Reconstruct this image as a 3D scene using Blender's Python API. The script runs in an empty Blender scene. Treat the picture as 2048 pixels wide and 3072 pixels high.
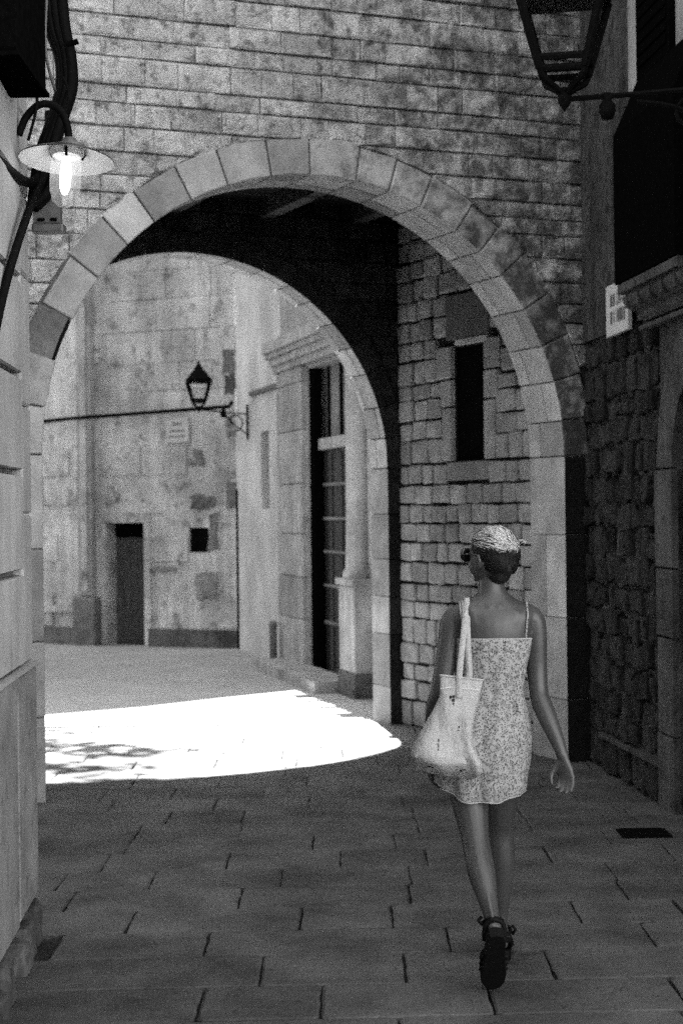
import bpy, bmesh, math, random
from mathutils import Vector, Matrix, noise
R = random.Random(7)
sc = bpy.context.scene
rad = math.radians

# ---------------------------------------------------------------- camera, sky, sun, exposure
cd = bpy.data.cameras.new('camera'); cam = bpy.data.objects.new('camera', cd); sc.collection.objects.link(cam)
cd.sensor_fit = 'VERTICAL'; cd.sensor_height = 36.0; cd.sensor_width = 24.0
cd.lens = 1750 * 36.0 / 1024
cd.clip_start = 0.05; cd.clip_end = 500
cam.matrix_world = Matrix.Translation((0, 0, 1.70)) @ Matrix.Rotation(rad(90), 4, 'X') @ Matrix.Rotation(rad(-0.65), 4, 'Z')
cd.dof.use_dof = True; cd.dof.focus_distance = 6.5; cd.dof.aperture_fstop = 4.0
sc.camera = cam

SUN_EL = rad(57.5); SUN_H = Vector((0.129, -0.992))          # horizontal travel of the light
world = bpy.data.worlds.new('World'); sc.world = world; world.use_nodes = True
wn = world.node_tree; wn.nodes.clear()
sky = wn.nodes.new('ShaderNodeTexSky'); sky.sky_type = 'NISHITA'; sky.sun_disc = False
sky.sun_elevation = SUN_EL; sky.sun_rotation = rad(-7.4)
bw = wn.nodes.new('ShaderNodeRGBToBW'); bg = wn.nodes.new('ShaderNodeBackground'); wo = wn.nodes.new('ShaderNodeOutputWorld')
wn.links.new(sky.outputs[0], bw.inputs[0]); wn.links.new(bw.outputs[0], bg.inputs[0]); wn.links.new(bg.outputs[0], wo.inputs[0])
bg.inputs[1].default_value = 0.15
sl = bpy.data.lights.new('sun', 'SUN'); sl.energy = 4.6; sl.angle = rad(0.5); sl.color = (1, 1, 1)
so = bpy.data.objects.new('sun', sl); sc.collection.objects.link(so); so.location = (0, 0, 30)
sv = Vector((SUN_H.x * math.cos(SUN_EL), SUN_H.y * math.cos(SUN_EL), -math.sin(SUN_EL)))
so.rotation_mode = 'QUATERNION'; so.rotation_quaternion = sv.to_track_quat('-Z', 'Y')
sc.view_settings.view_transform = 'Standard'; sc.view_settings.look = 'None'
sc.view_settings.exposure = 3.6; sc.view_settings.gamma = 1.0
sc.cycles.max_bounces = 8; sc.cycles.diffuse_bounces = 5; sc.cycles.transparent_max_bounces = 12
sc.cycles.sample_clamp_indirect = 6.0
sc.cycles.use_denoising = False

# ---------------------------------------------------------------- materials (all neutral grey: black and white film)
class NT:
    def __init__(s, m):
        m.use_nodes = True; s.t = m.node_tree; s.t.nodes.clear()
        s.out = s.t.nodes.new('ShaderNodeOutputMaterial')
    def n(s, typ, **kw):
        x = s.t.nodes.new(typ)
        for k, v in kw.items():
            if k.startswith('i_'):
                x.inputs[k[2:].replace('_', ' ')].default_value = v
            else: setattr(x, k, v)
        return x
    def l(s, a, b): s.t.links.new(a, b)
    def math(s, op, a, b=None, c=None, clamp=False):
        x = s.t.nodes.new('ShaderNodeMath'); x.operation = op; x.use_clamp = clamp
        for i, v in enumerate((a, b, c)):
            if v is None: continue
            if hasattr(v, 'is_output'): s.l(v, x.inputs[i])
            else: x.inputs[i].default_value = v
        return x.outputs[0]
    def rng(s, v, a, b, c, d):
        x = s.t.nodes.new('ShaderNodeMapRange'); x.clamp = True
        s.l(v, x.inputs[0])
        for i, q in enumerate((a, b, c, d)): x.inputs[1 + i].default_value = q
        return x.outputs[0]
    def pos(s): return s.n('ShaderNodeNewGeometry').outputs['Position']
    def objc(s): return s.n('ShaderNodeTexCoord').outputs['Object']
    def stretch(s, v, sx, sy, sz):
        m = s.n('ShaderNodeMapping'); m.inputs['Scale'].default_value = (sx, sy, sz); s.l(v, m.inputs[0]); return m.outputs[0]
    def noise(s, v, scale, detail=5, rough=0.6):
        x = s.n('ShaderNodeTexNoise'); s.l(v, x.inputs['Vector'])
        x.inputs['Scale'].default_value = scale; x.inputs['Detail'].default_value = detail; x.inputs['Roughness'].default_value = rough
        return x.outputs[0]
    def voro(s, v, scale, feat='F1'):
        x = s.n('ShaderNodeTexVoronoi'); x.feature = feat; s.l(v, x.inputs['Vector']); x.inputs['Scale'].default_value = scale
        return x.outputs['Distance']
    def rand(s): return s.n('ShaderNodeObjectInfo').outputs['Random']
    def surf(s, val, rough=0.9, spec=0.2, bump=None, bstr=0.4, bdist=0.01, metal=0.0):
        p = s.n('ShaderNodeBsdfPrincipled')
        p.inputs['Roughness'].default_value = rough; p.inputs['Specular IOR Level'].default_value = spec; p.inputs['Metallic'].default_value = metal
        if hasattr(val, 'is_output'):
            c = s.n('ShaderNodeCombineColor')
            for i in range(3): s.l(val, c.inputs[i])
            s.l(c.outputs[0], p.inputs['Base Color'])
        else: p.inputs['Base Color'].default_value = (val, val, val, 1)
        if bump is not None:
            b = s.n('ShaderNodeBump'); b.inputs['Strength'].default_value = bstr; b.inputs['Distance'].default_value = bdist
            s.l(bump, b.inputs['Height']); s.l(b.outputs[0], p.inputs['Normal'])
        s.l(p.outputs[0], s.out.inputs[0]); return p

MATS = {}
def stone(name, v, var=0.3, blotch=0.5, bscale=4.0, pits=0.5, pscale=18.0, grain=0.25, bstr=0.5, bdist=0.012, rough=0.92, streak=0.0, lo=0.42):
    """weathered stone or plaster: piece to piece variation, soft blotches, dark pits, fine grain"""
    m = bpy.data.materials.new(name); t = NT(m); P = t.pos()
    b1 = t.rng(t.noise(P, bscale, 6, 0.62), 0.32, 0.68, 1 - blotch, 1 + blotch * 0.55)
    f = t.noise(P, 120, 3, 0.7)
    g1 = t.rng(f, 0.3, 0.7, 1 - grain, 1 + grain)
    pn = t.noise(P, pscale, 7, 0.68)
    pit = t.rng(pn, lo - 0.10, lo + 0.04, 1 - pits, 1.0)
    r = t.rng(t.rand(), 0, 1, 1 - var, 1 + var)
    val = t.math('MULTIPLY', t.math('MULTIPLY', b1, g1), t.math('MULTIPLY', pit, r))
    if streak:
        st = t.noise(t.stretch(P, 9, 9, 0.7), 1.0, 5, 0.6)
        val = t.math('MULTIPLY', val, t.rng(st, 0.38, 0.6, 1 - streak, 1.0))
    val = t.math('MULTIPLY', val, v)
    h = t.math('ADD', t.math('MULTIPLY', pn, 1.0), t.math('MULTIPLY', f, 0.25))
    t.surf(val, rough, 0.15, h, bstr, bdist)
    MATS[name] = m; return m
def crust_shade(name, u0, u1, amt):
    '''black crust in patches, thickened to the right to paint in the corner shade'''
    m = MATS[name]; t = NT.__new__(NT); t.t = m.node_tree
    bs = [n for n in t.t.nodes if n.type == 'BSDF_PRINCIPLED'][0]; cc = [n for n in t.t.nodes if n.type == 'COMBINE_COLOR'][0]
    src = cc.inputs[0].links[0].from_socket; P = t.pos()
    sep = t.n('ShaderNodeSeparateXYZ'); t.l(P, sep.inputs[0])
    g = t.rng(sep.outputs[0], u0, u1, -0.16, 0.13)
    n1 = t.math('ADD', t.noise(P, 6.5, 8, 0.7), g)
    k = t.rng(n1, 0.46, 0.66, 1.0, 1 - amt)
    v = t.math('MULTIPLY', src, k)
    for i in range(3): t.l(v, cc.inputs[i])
def plain(name, v, rough=0.6, spec=0.3, nscale=30, amt=0.25, metal=0.0, bstr=0.15):
    m = bpy.data.materials.new(name); t = NT(m)
    n = t.noise(t.pos(), nscale, 5, 0.6)
    t.surf(t.math('MULTIPLY', t.rng(n, 0.3, 0.7, 1 - amt, 1 + amt), v), rough, spec, n, bstr, 0.004, metal)
    MATS[name] = m; return m

stone('ashlar', 0.54, 0.16, 0.36, 5.5, 0.66, 15, 0.26, 1.0, 0.035, streak=0.1, lo=0.445)
crust_shade('ashlar', -1.3, 1.5, 0.78)  # painted shade deepens towards the right end of the wall
stone('dressed', 0.33, 0.34, 0.30, 5, 0.40, 22, 0.15, 0.35, 0.008, lo=0.36)
stone('dressed_face_shade', 0.33, 0.36, 0.30, 5, 0.40, 22, 0.15, 0.35, 0.008, lo=0.36)
crust_shade('dressed_face_shade', -0.9, 1.4, 0.8)  # arch fronts take the same painted shade on the right
stone('mortar', 0.16, 0, 0.3, 6, 0.4, 20, 0.2, 0.5, 0.01)
stone('mortar_dark', 0.02, 0, 0.3, 6, 0.4, 20, 0.2, 0.5, 0.01)
stone('cobble_wall', 0.25, 0.26, 0.30, 8, 0.35, 30, 0.2, 0.6, 0.008, lo=0.38)
stone('shade_dark_stone', 0.02, 0.5, 0.5, 5, 0.7, 14, 0.3, 0.8, 0.02)  # darkened so that the passage shade sits in the stone colour
stone('rubble', 0.03, 0.5, 0.6, 6, 0.8, 20, 0.3, 1.0, 0.03, streak=0.3, lo=0.46)
stone('rubble_plaster', 0.06, 0, 0.55, 3.5, 0.8, 13, 0.3, 0.9, 0.02, streak=0.45, lo=0.46)
stone('recess_shade_stone', 0.008, 0.2, 0.4, 8, 0.6, 20, 0.2, 0.8, 0.02)  # near-black colour painting the shade of a recess
stone('render_pale', 0.27, 0.10, 0.22, 3, 0.30, 25, 0.18, 0.5, 0.006, streak=0.12, lo=0.38)
stone('far_plaster', 0.47, 0.09, 0.42, 1.2, 0.62, 5.5, 0.12, 0.4, 0.02, streak=0.22, lo=0.425)
stone('chapel_plaster', 0.45, 0.06, 0.28, 1.4, 0.35, 5, 0.1, 0.2, 0.01, streak=0.12, lo=0.36)
stone('chapel_stone', 0.33, 0.16, 0.3, 3, 0.3, 9, 0.15, 0.4, 0.01, streak=0.2)
stone('plinth_dark', 0.12, 0.2, 0.5, 3, 0.6, 8, 0.2, 0.6, 0.02)
stone('patch_stone', 0.24, 0.3, 0.5, 3, 0.6, 9, 0.2, 0.6, 0.02)
stone('plinth_grey', 0.17, 0.1, 0.4, 2.5, 0.45, 12, 0.22, 0.5, 0.010, streak=0.10)
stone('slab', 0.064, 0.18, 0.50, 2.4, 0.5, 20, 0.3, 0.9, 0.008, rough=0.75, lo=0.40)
stone('slab_sun_pale', 0.15, 0.12, 0.34, 2.4, 0.4, 20, 0.25, 0.8, 0.008, rough=0.8, lo=0.38)  # paler copy of slab, painting brightness into the sun patch
stone('bedding', 0.018, 0, 0.3, 6, 0.4, 20, 0.2, 0.5, 0.01)
stone('square_ground', 0.30, 0, 0.14, 1.6, 0.2, 9, 0.14, 0.4, 0.006, lo=0.36)
stone('jamb_dark', 0.06, 0.2, 0.4, 3, 0.5, 12, 0.2, 0.5, 0.01, streak=0.3)
stone('band_plaster', 0.26, 0.05, 0.3, 2, 0.4, 8, 0.15, 0.3, 0.01, streak=0.3)
stone('marble', 0.42, 0.05, 0.12, 5, 0.1, 20, 0.08, 0.1, 0.003)
plain('black_iron', 0.003, 0.7, 0.03, 60, 0.4)
plain('black_paint', 0.002, 0.95, 0.0, 40, 0.4)
plain('dark_wood', 0.014, 0.7, 0.3, 20, 0.5)
plain('beam_wood', 0.035, 0.8, 0.2, 14, 0.5)
plain('black_plaster', 0.008, 0.9, 0.1, 6, 0.5)  # even near-black colour of the ceiling boards
plain('door_wood', 0.05, 0.6, 0.3, 12, 0.4)
plain('shade_black', 0.004, 0.9, 0.0, 10, 0.2)  # black panel colour painting unlit depth in openings
plain('grey_box', 0.06, 0.5, 0.4, 25, 0.3)
plain('cable_rubber', 0.003, 0.7, 0.03, 50, 0.3)
plain('enamel', 0.80, 0.35, 0.5, 20, 0.05)
plain('enamel_black', 0.015, 0.3, 0.5, 20, 0.2)
plain('porcelain', 0.5, 0.3, 0.5, 20, 0.1)
plain('letter_ink', 0.10, 0.8, 0.1, 60, 0.4)
plain('foliage', 0.09, 0.7, 0.2, 3, 0.4)
plain('bark', 0.12, 0.9, 0.1, 12, 0.4)
plain('roof_tile', 0.22, 0.9, 0.1, 8, 0.4)
plain('skin', 0.041, 0.42, 0.45, 9, 0.14, bstr=0.04)
plain('leather', 0.004, 0.6, 0.08, 60, 0.3)
plain('hair_dark', 0.007, 0.55, 0.3, 90, 0.4)
plain('lens_dark', 0.006, 0.15, 0.5, 60, 0.2)
def hair_light():
    m = bpy.data.materials.new('hair_light'); t = NT(m)
    r = t.noise(t.pos(), 260, 2, 0.5)
    t.surf(t.rng(r, 0.35, 0.65, 0.16, 0.62), 0.4, 0.5); MATS['hair_light'] = m
hair_light()
def dress_mat():
    m = bpy.data.materials.new('floral_cotton'); t = NT(m); P = t.objc()
    a = t.voro(P, 150); b = t.noise(P, 230, 2, 0.5); c = t.noise(P, 60, 2, 0.5)
    s1 = t.math('ADD', a, t.math('MULTIPLY', t.math('SUBTRACT', b, 0.5), 0.9))
    s1 = t.rng(s1, 0.30, 0.44, 0.0, 1.0)
    s2 = t.rng(c, 0.50, 0.60, 1.0, 0.62)
    w = t.noise(P, 14, 4, 0.6)
    val = t.math('MULTIPLY', t.math('ADD', t.math('MULTIPLY', s1, 0.23), 0.05), s2)
    t.surf(val, 0.85, 0.1, w, 0.25, 0.01); MATS['floral_cotton'] = m
dress_mat()
def canvas():
    m = bpy.data.materials.new('canvas'); t = NT(m); P = t.objc()
    w = t.noise(P, 700, 2, 0.5); f = t.noise(t.stretch(P, 9, 9, 4), 1.0, 4, 0.55)
    h = t.math('ADD', t.math('MULTIPLY', f, 1.0), t.math('MULTIPLY', w, 0.06))
    t.surf(t.math('MULTIPLY', t.rng(w, 0.3, 0.7, 0.88, 1.08), 0.35), 0.9, 0.1, h, 0.9, 0.05); MATS['canvas'] = m
canvas()
def glass(name, tint, a):
    m = bpy.data.materials.new(name); t = NT(m)
    tr = t.n('ShaderNodeBsdfTransparent'); tr.inputs[0].default_value = (tint, tint, tint, 1)
    gl = t.n('ShaderNodeBsdfGlossy'); gl.inputs[0].default_value = (1, 1, 1, 1); gl.inputs[1].default_value = 0.05
    fr = t.n('ShaderNodeFresnel'); fr.inputs[0].default_value = 1.45
    mx = t.n('ShaderNodeMixShader'); t.l(t.math('MULTIPLY', fr.outputs[0], a), mx.inputs[0])
    t.l(tr.outputs[0], mx.inputs[1]); t.l(gl.outputs[0], mx.inputs[2]); t.l(mx.outputs[0], t.out.inputs[0]); MATS[name] = m
glass('pane_glass', 0.92, 0.5); glass('jar_glass', 0.97, 0.25)
def frost():
    t = NT.__new__(NT); t.t = MATS['jar_glass'].node_tree; out = [n for n in t.t.nodes if n.type == 'OUTPUT_MATERIAL'][0]; src = out.inputs[0].links[0].from_socket
    tl = t.n('ShaderNodeBsdfTranslucent'); tl.inputs[0].default_value = (1, 1, 1, 1); mx = t.n('ShaderNodeMixShader'); mx.inputs[0].default_value = 0.09
    t.l(src, mx.inputs[1]); t.l(tl.outputs[0], mx.inputs[2]); t.l(mx.outputs[0], out.inputs[0])
frost()
def emis(name, s):
    m = bpy.data.materials.new(name); t = NT(m); e = t.n('ShaderNodeEmission'); e.inputs[0].default_value = (1, 1, 1, 1); e.inputs[1].default_value = s
    t.l(e.outputs[0], t.out.inputs[0]); MATS[name] = m
emis('bulb_glow', 1.0)

# ---------------------------------------------------------------- helpers
def me(verts, faces, name='m', smooth=False):
    m = bpy.data.meshes.new(name); m.from_pydata([tuple(v) for v in verts], [], faces); m.update()
    if smooth:
        for p in m.polygons: p.use_smooth = True
    return m
def obj(name, mesh, mat, parent=None, kind=None):
    o = bpy.data.objects.new(name, mesh); sc.collection.objects.link(o)
    if mat and not mesh.materials: mesh.materials.append(MATS[mat])
    if parent: o.parent = parent
    if kind: o['kind'] = kind
    return o
def thing(name, label, cat, loc=(0, 0, 0), rotz=0.0, group=None):
    o = bpy.data.objects.new(name, None); sc.collection.objects.link(o); o.empty_display_size = 0.2
    o.location = loc; o.rotation_euler = (0, 0, rotz)
    o['label'] = label; o['category'] = cat
    if group: o['group'] = group
    return o
def wall_thing(name, label, cat, o, d):
    return thing(name, label, cat, (o[0], o[1], 0), math.atan2(d[1], d[0]))
class MB:
    """gathers verts and faces for one mesh"""
    def __init__(s): s.v = []; s.f = []
    def add(s, v, f):
        k = len(s.v); s.v += [Vector(q) for q in v]; s.f += [tuple(i + k for i in g) for g in f]; return s
    def box(s, x0, x1, y0, y1, z0, z1, bev=0.0):
        v, f = prism([(x0, z0), (x1, z0), (x1, z1), (x0, z1)], y0, y1, bev); return s.add(v, f)
    def tube(s, pts, r, n=8, closed=False):
        v, f = tube(pts, r, n, closed); return s.add(v, f)
    def lathe(s, prof, c, n=24):
        v = []; f = []
        for (r, z) in prof:
            for k in range(n):
                a = 2 * math.pi * k / n; v.append((c[0] + r * math.cos(a), c[1] + r * math.sin(a), c[2] + z))
        for i in range(len(prof) - 1):
            for k in range(n):
                k2 = (k + 1) % n; f.append((i * n + k, i * n + k2, (i + 1) * n + k2, (i + 1) * n + k))
        return s.add(v, f)
    def mesh(s, smooth=False, name='m'): return me(s.v, s.f, name, smooth)
    def obj(s, name, mat, parent=None, smooth=False, kind=None): return obj(name, s.mesh(smooth, name), mat, parent, kind)
def inset(poly, d):
    cx = sum(p[0] for p in poly) / len(poly); cz = sum(p[1] for p in poly) / len(poly)
    o = []
    for (x, z) in poly:
        L = math.hypot(cx - x, cz - z) or 1e-6; k = min(0.9, d * 1.4 / L); o.append((x + (cx - x) * k, z + (cz - z) * k))
    return o
def prism(poly, y0, y1, bev=0.0):
    """polygon in local x,z (counter-clockwise) extruded from y0 to y1, edges bevelled"""
    n = len(poly); rings = []
    if bev > 0: rings = [(inset(poly, bev), y0), (poly, y0 + bev), (poly, y1 - bev), (inset(poly, bev), y1)]
    else: rings = [(poly, y0), (poly, y1)]
    v = [(x, y, z) for (pl, y) in rings for (x, z) in pl]; f = [tuple(range(n))]
    for i in range(len(rings) - 1):
        for k in range(n):
            k2 = (k + 1) % n; f.append((i * n + k, (i + 1) * n + k, (i + 1) * n + k2, i * n + k2))
    f.append(tuple(reversed(range((len(rings) - 1) * n, len(rings) * n))))
    return v, f
def tube(pts, r, n=8, closed=False, ref=None):
    pts = [Vector(p) for p in pts]; m = len(pts); v = []; f = []
    rs = r if isinstance(r, (list, tuple)) else [r] * m
    up = None
    for i, p in enumerate(pts):
        a = pts[(i - 1) % m] if (closed or i > 0) else p; b = pts[(i + 1) % m] if (closed or i < m - 1) else p
        t = (b - a).normalized()
        if up is None:
            up = Vector((0, 0, 1)) if abs(t.z) < 0.9 else Vector((1, 0, 0))
        s = t.cross(up).normalized(); up = s.cross(t).normalized()
        for k in range(n):
            an = 2 * math.pi * k / n; v.append(p + (s * math.cos(an) + up * math.sin(an)) * rs[i])
    for i in range(m if closed else m - 1):
        i2 = (i + 1) % m
        for k in range(n):
            k2 = (k + 1) % n; f.append((i * n + k, i * n + k2, i2 * n + k2, i2 * n + k))
    if not closed:
        f.append(tuple(reversed(range(n)))); f.append(tuple(range((m - 1) * n, m * n)))
    return v, f
def smooth_path(P, k=6):
    P = [Vector(p) for p in P]; out = []
    for i in range(len(P) - 1):
        p0 = P[max(i - 1, 0)]; p1 = P[i]; p2 = P[i + 1]; p3 = P[min(i + 2, len(P) - 1)]
        for j in range(k):
            t = j / k
            out.append(0.5 * ((2 * p1) + (-p0 + p2) * t + (2 * p0 - 5 * p1 + 4 * p2 - p3) * t * t + (-p0 + 3 * p1 - 3 * p2 + p3) * t ** 3))
    out.append(P[-1]); return out
def solid(poly, y0, y1):
    """concave polygon in x,z extruded"""
    bm = bmesh.new(); vs = [bm.verts.new((x, y0, z)) for (x, z) in poly]
    f = bm.faces.new(vs); r = bmesh.ops.extrude_face_region(bm, geom=[f])
    bmesh.ops.translate(bm, verts=[g for g in r['geom'] if isinstance(g, bmesh.types.BMVert)], vec=(0, y1 - y0, 0))
    bmesh.ops.triangulate(bm, faces=[g for g in bm.faces if len(g.verts) > 4])
    bmesh.ops.recalc_face_normals(bm, faces=bm.faces[:]); m = bpy.data.meshes.new('wall'); bm.to_mesh(m); bm.free(); return m
def clip(poly, a, b, c):
    """keep the side a*x + b*z >= c"""
    o = []
    for i in range(len(poly)):
        p, q = poly[i], poly[(i + 1) % len(poly)]
        dp = a * p[0] + b * p[1] - c; dq = a * q[0] + b * q[1] - c
        if dp >= 0: o.append(p)
        if (dp >= 0) != (dq >= 0):
            t = dp / (dp - dq); o.append((p[0] + (q[0] - p[0]) * t, p[1] + (q[1] - p[1]) * t))
    return o
def area(poly):
    return 0.5 * abs(sum(poly[i][0] * poly[(i + 1) % len(poly)][1] - poly[(i + 1) % len(poly)][0] * poly[i][1] for i in range(len(poly))))
def jit(poly, d): return [(x + R.uniform(-d, d), z + R.uniform(-d, d)) for (x, z) in poly]
def rect(x0, x1, z0, z1): return [(x0, z0), (x1, z0), (x1, z1), (x0, z1)]
def round_poly(x0, x1, z0, z1, c, j):
    c = min(c, (x1 - x0) * 0.3, (z1 - z0) * 0.3)
    p = [(x0 + c, z0), (x1 - c, z0), (x1, z0 + c), (x1, z1 - c), (x1 - c, z1), (x0 + c, z1), (x0, z1 - c), (x0, z0 + c)]
    return jit(p, j)
def pillow(poly, back, front, bulge, jy=0.004):
    """rough stone: chamfered block with an uneven, swollen face"""
    n = len(poly); rings = [(poly, back), (poly, front + bulge), (inset(poly, 0.006), front + bulge * 0.3), (inset(poly, 0.028), front)]
    v = []; f = [tuple(reversed(range(n)))]
    for i, (pl, y) in enumerate(rings):
        v += [(x, y + (R.uniform(-jy, jy) if i > 1 else 0), z) for (x, z) in pl]
    for i in range(3):
        for k in range(n):
            k2 = (k + 1) % n; f.append((i * n + k, i * n + k2, (i + 1) * n + k2, (i + 1) * n + k))
    cx = sum(p[0] for p in poly) / n; cz = sum(p[1] for p in poly) / n
    v.append((cx, front + R.uniform(-jy, jy), cz)); k0 = 3 * n
    for k in range(n): f.append((k0 + k, k0 + (k + 1) % n, len(v) - 1))
    return v, f
def widths(a, b, lo, hi, first=None):
    x = a - R.uniform(0, lo); o = []
    while x < b:
        w = R.uniform(lo, hi); o.append((max(x, a), min(x + w, b))); x += w
    o = [p for p in o if p[1] - p[0] > 0.03]
    return o

# ================================================================= GROUND
gr = obj('ground', me([(-60, -60, -0.06), (60, -60, -0.06), (60, 90, -0.06), (-60, 90, -0.06)], [(0, 1, 2, 3)]), 'square_ground', kind='structure')
pv = obj('pavement', me([(-9, -12, -0.022), (4, -12, -0.022), (4, 14.15, -0.022), (-9, 14.15, -0.022)], [(0, 1, 2, 3)]), 'bedding', kind='structure')
sq = obj('square_floor', me([(-30, 14.15, -0.006), (30, 14.15, -0.006), (30, 60, -0.006), (-30, 60, -0.006)], [(0, 1, 2, 3)]), 'square_ground', kind='structure')
def mk_slab(x0, x1, y0, y1, slope):
    g = 0.0048 if y0 < 7.6 else 0.0035 if y0 < 8.6 else 0.0022; z = R.uniform(-0.002, 0.0012)
    q = [(x0 + g, y0 + g), (x1 - g, y0 + g), (x1 - g, y1 - g), (x0 + g, y1 - g)]
    q = [(x + R.uniform(-0.003, 0.003), y + R.uniform(-0.003, 0.003)) for x, y in q]
    # rounded corners, worn edges
    c = 0.015
    o = []
    for (sx, sy), (x, y) in zip(((1, 1), (-1, 1), (-1, -1), (1, -1)), q):
        pr = [(x + sx * c, y), (x, y + sy * c)]
        o += pr if sx * sy < 0 else pr[::-1]
    o2 = []
    for i_ in range(8):
        p_, q_ = o[i_], o[(i_ + 1) % 8]; o2.append(p_)
        if i_ % 2 or True:
            L_ = math.hypot(q_[0] - p_[0], q_[1] - p_[1])
            if L_ > 0.1:
                for t_ in (0.2, 0.42, 0.63, 0.83): o2.append((p_[0] + (q_[0] - p_[0]) * t_ + R.uniform(-0.004, 0.004), p_[1] + (q_[1] - p_[1]) * t_ + R.uniform(-0.004, 0.004)))
    o = o2; n = len(o); b = 0.007
    ins = inset(o, b); v = []
    tx = R.uniform(-0.004, 0.004); ty = R.uniform(-0.004, 0.004); mx = (x0 + x1) / 2; my = (y0 + y1) / 2
    for pl, zz in ((o, -0.05), (o, z - b * 0.8), (ins, z)):
        v += [(x, y + slope * x, zz + ((x - mx) * tx + (y - my) * ty if zz > -0.04 else 0)) for x, y in pl]
    f = []
    for i in range(2):
        for k in range(n):
            k2 = (k + 1) % n; f.append((i * n + k, i * n + k2, (i + 1) * n + k2, (i + 1) * n + k))
    f.append(tuple(range(2 * n, 3 * n)))
    return v, f
known = {0: [-1.30, -0.509, -0.089, 0.502, 1.165, 1.9], 1: [-1.25, -0.317, 0.217, 0.759, 1.35, 2.0], 2: [-1.15, -0.552, 0.405, 1.205, 1.85],
         3: [-1.5, -0.9, -0.19, 0.193, 0.971, 1.42, 2.0]}
edges = [4.64, 5.06, 5.48, 5.885, 6.31, 6.745, 7.15, 7.565]
while edges[-1] < 13.9: edges.append(edges[-1] + R.uniform(0.40, 0.45))
for i in range(len(edges) - 1):
    k = i - 3
    if k in known: xs = known[k]
    else:
        x = -1.75 - 0.12 * max(0, i - 4) + R.uniform(-0.3, 0.2); xs = [x]
        while x < 2.1: x += R.choice((0.42, 0.55, 0.6, 0.75, 0.95)); xs.append(x)
    for a, b in zip(xs, xs[1:]):
        y1 = min(edges[i + 1], 14.1)
        v, f = mk_slab(a, b, edges[i], y1, 0.045)
        obj('slab', me(v, f, 'slab'), 'slab_sun_pale' if edges[i] > 12.2 else 'slab', pv)  # pale rows lie where the sun patch falls
# iron cover added for a dark patch in the paving by the right house
t = thing('dark_patch_cover', 'small dark iron drain cover standing in for a dark patch in the paving beside the right house', 'drain cover', (1.56, 9.15, 0.003))
MB().box(-0.13, 0.13, -0.12, 0.12, -0.02, 0.004, 0.003).obj('frame', 'black_iron', t)
for k in range(7): MB().box(-0.11, 0.11, -0.10 + k * 0.032, -0.085 + k * 0.032, 0.0045, 0.009).obj('bar', 'black_iron', t)

# ================================================================= OUTER ARCH WALL
D67 = (math.sin(rad(67)), math.cos(rad(67)))
UC, ZC, RA = -1.805, 2.06, 1.774; T1 = 0.47; TOP = 17.0
A1 = wall_thing('arch_wall', 'tall pale ashlar wall with the large round archway over the street', 'wall', (1.526, 11.777), D67)
def arch_poly(u0, u1, top, uc, zc, r, n=40, zb=-0.05):
    p = [(u0, zb), (uc - r, zb)]
    for k in range(n + 1):
        a = math.pi - math.pi * k / n; p.append((uc + r * math.cos(a), zc + r * math.sin(a)))
    p += [(uc + r, zb), (u1, zb), (u1, top), (u0, top)]
    return p
obj('core', solid(arch_poly(-7.0, 2.4, TOP, UC, ZC, RA + 0.025), 0.022, T1 - 0.01), 'mortar', A1)
def face_mat(o, m):
    o.data.materials.append(MATS[m])
    for p in o.data.polygons:
        if p.normal.y < -0.5 and p.center.y < 0.05: p.material_index = 1
def voussoirs(parent, uc, zc, r, thick, ring, n, seed, mat='dressed', dark=None, double=True, face=None):
    q = random.Random(seed); ws = [q.uniform(0.8, 1.2) for _ in range(n)]; s = sum(ws); a = 0.0
    for i, w in enumerate(ws):
        a0 = a; a1 = a + math.pi * w / s; a = a1
        ro = r + ring * q.uniform(0.88, 1.14); g = 0.0055 / r
        am = (a0 + a1) / 2
        P = [(uc + r * math.cos(x), zc + r * math.sin(x)) for x in (a1 - g, am, a0 + g)]
        P += [(uc + ro * math.cos(x), zc + ro * math.sin(x)) for x in (a0 + g, a1 - g)]
        P = P[::-1]; P = P[::-1] if area_sign(P) < 0 else P
        m = dark[2] if (dark and dark[0] < math.degrees(am) < dark[1]) else mat
        pr = q.uniform(-0.003, 0.003) + (0.03 if m != mat else 0)
        if double:
            ys = thick * (0.36 if i % 2 else 0.66) + q.uniform(-0.03, 0.03)
            for y0, y1 in ((-0.005 + pr, ys - 0.006), (ys + 0.006, thick)):
                v, f = prism(P, y0, y1, 0.006); o_ = obj('stone', me(v, f, 'voussoir'), m, parent)
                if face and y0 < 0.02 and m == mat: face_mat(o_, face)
        else:
            v, f = prism(P, -0.005 + pr, thick, 0.006); obj('stone', me(v, f, 'voussoir'), m, parent)
def area_sign(poly): return sum(poly[i][0] * poly[(i + 1) % len(poly)][1] - poly[(i + 1) % len(poly)][0] * poly[i][1] for i in range(len(poly)))
voussoirs(A1, UC, ZC, RA, T1, 0.215, 21, 3, dark=(149, 160, 'recess_shade_stone'), face='dressed_face_shade')  # one black stone paints a shadowed gap at the left springing
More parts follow.
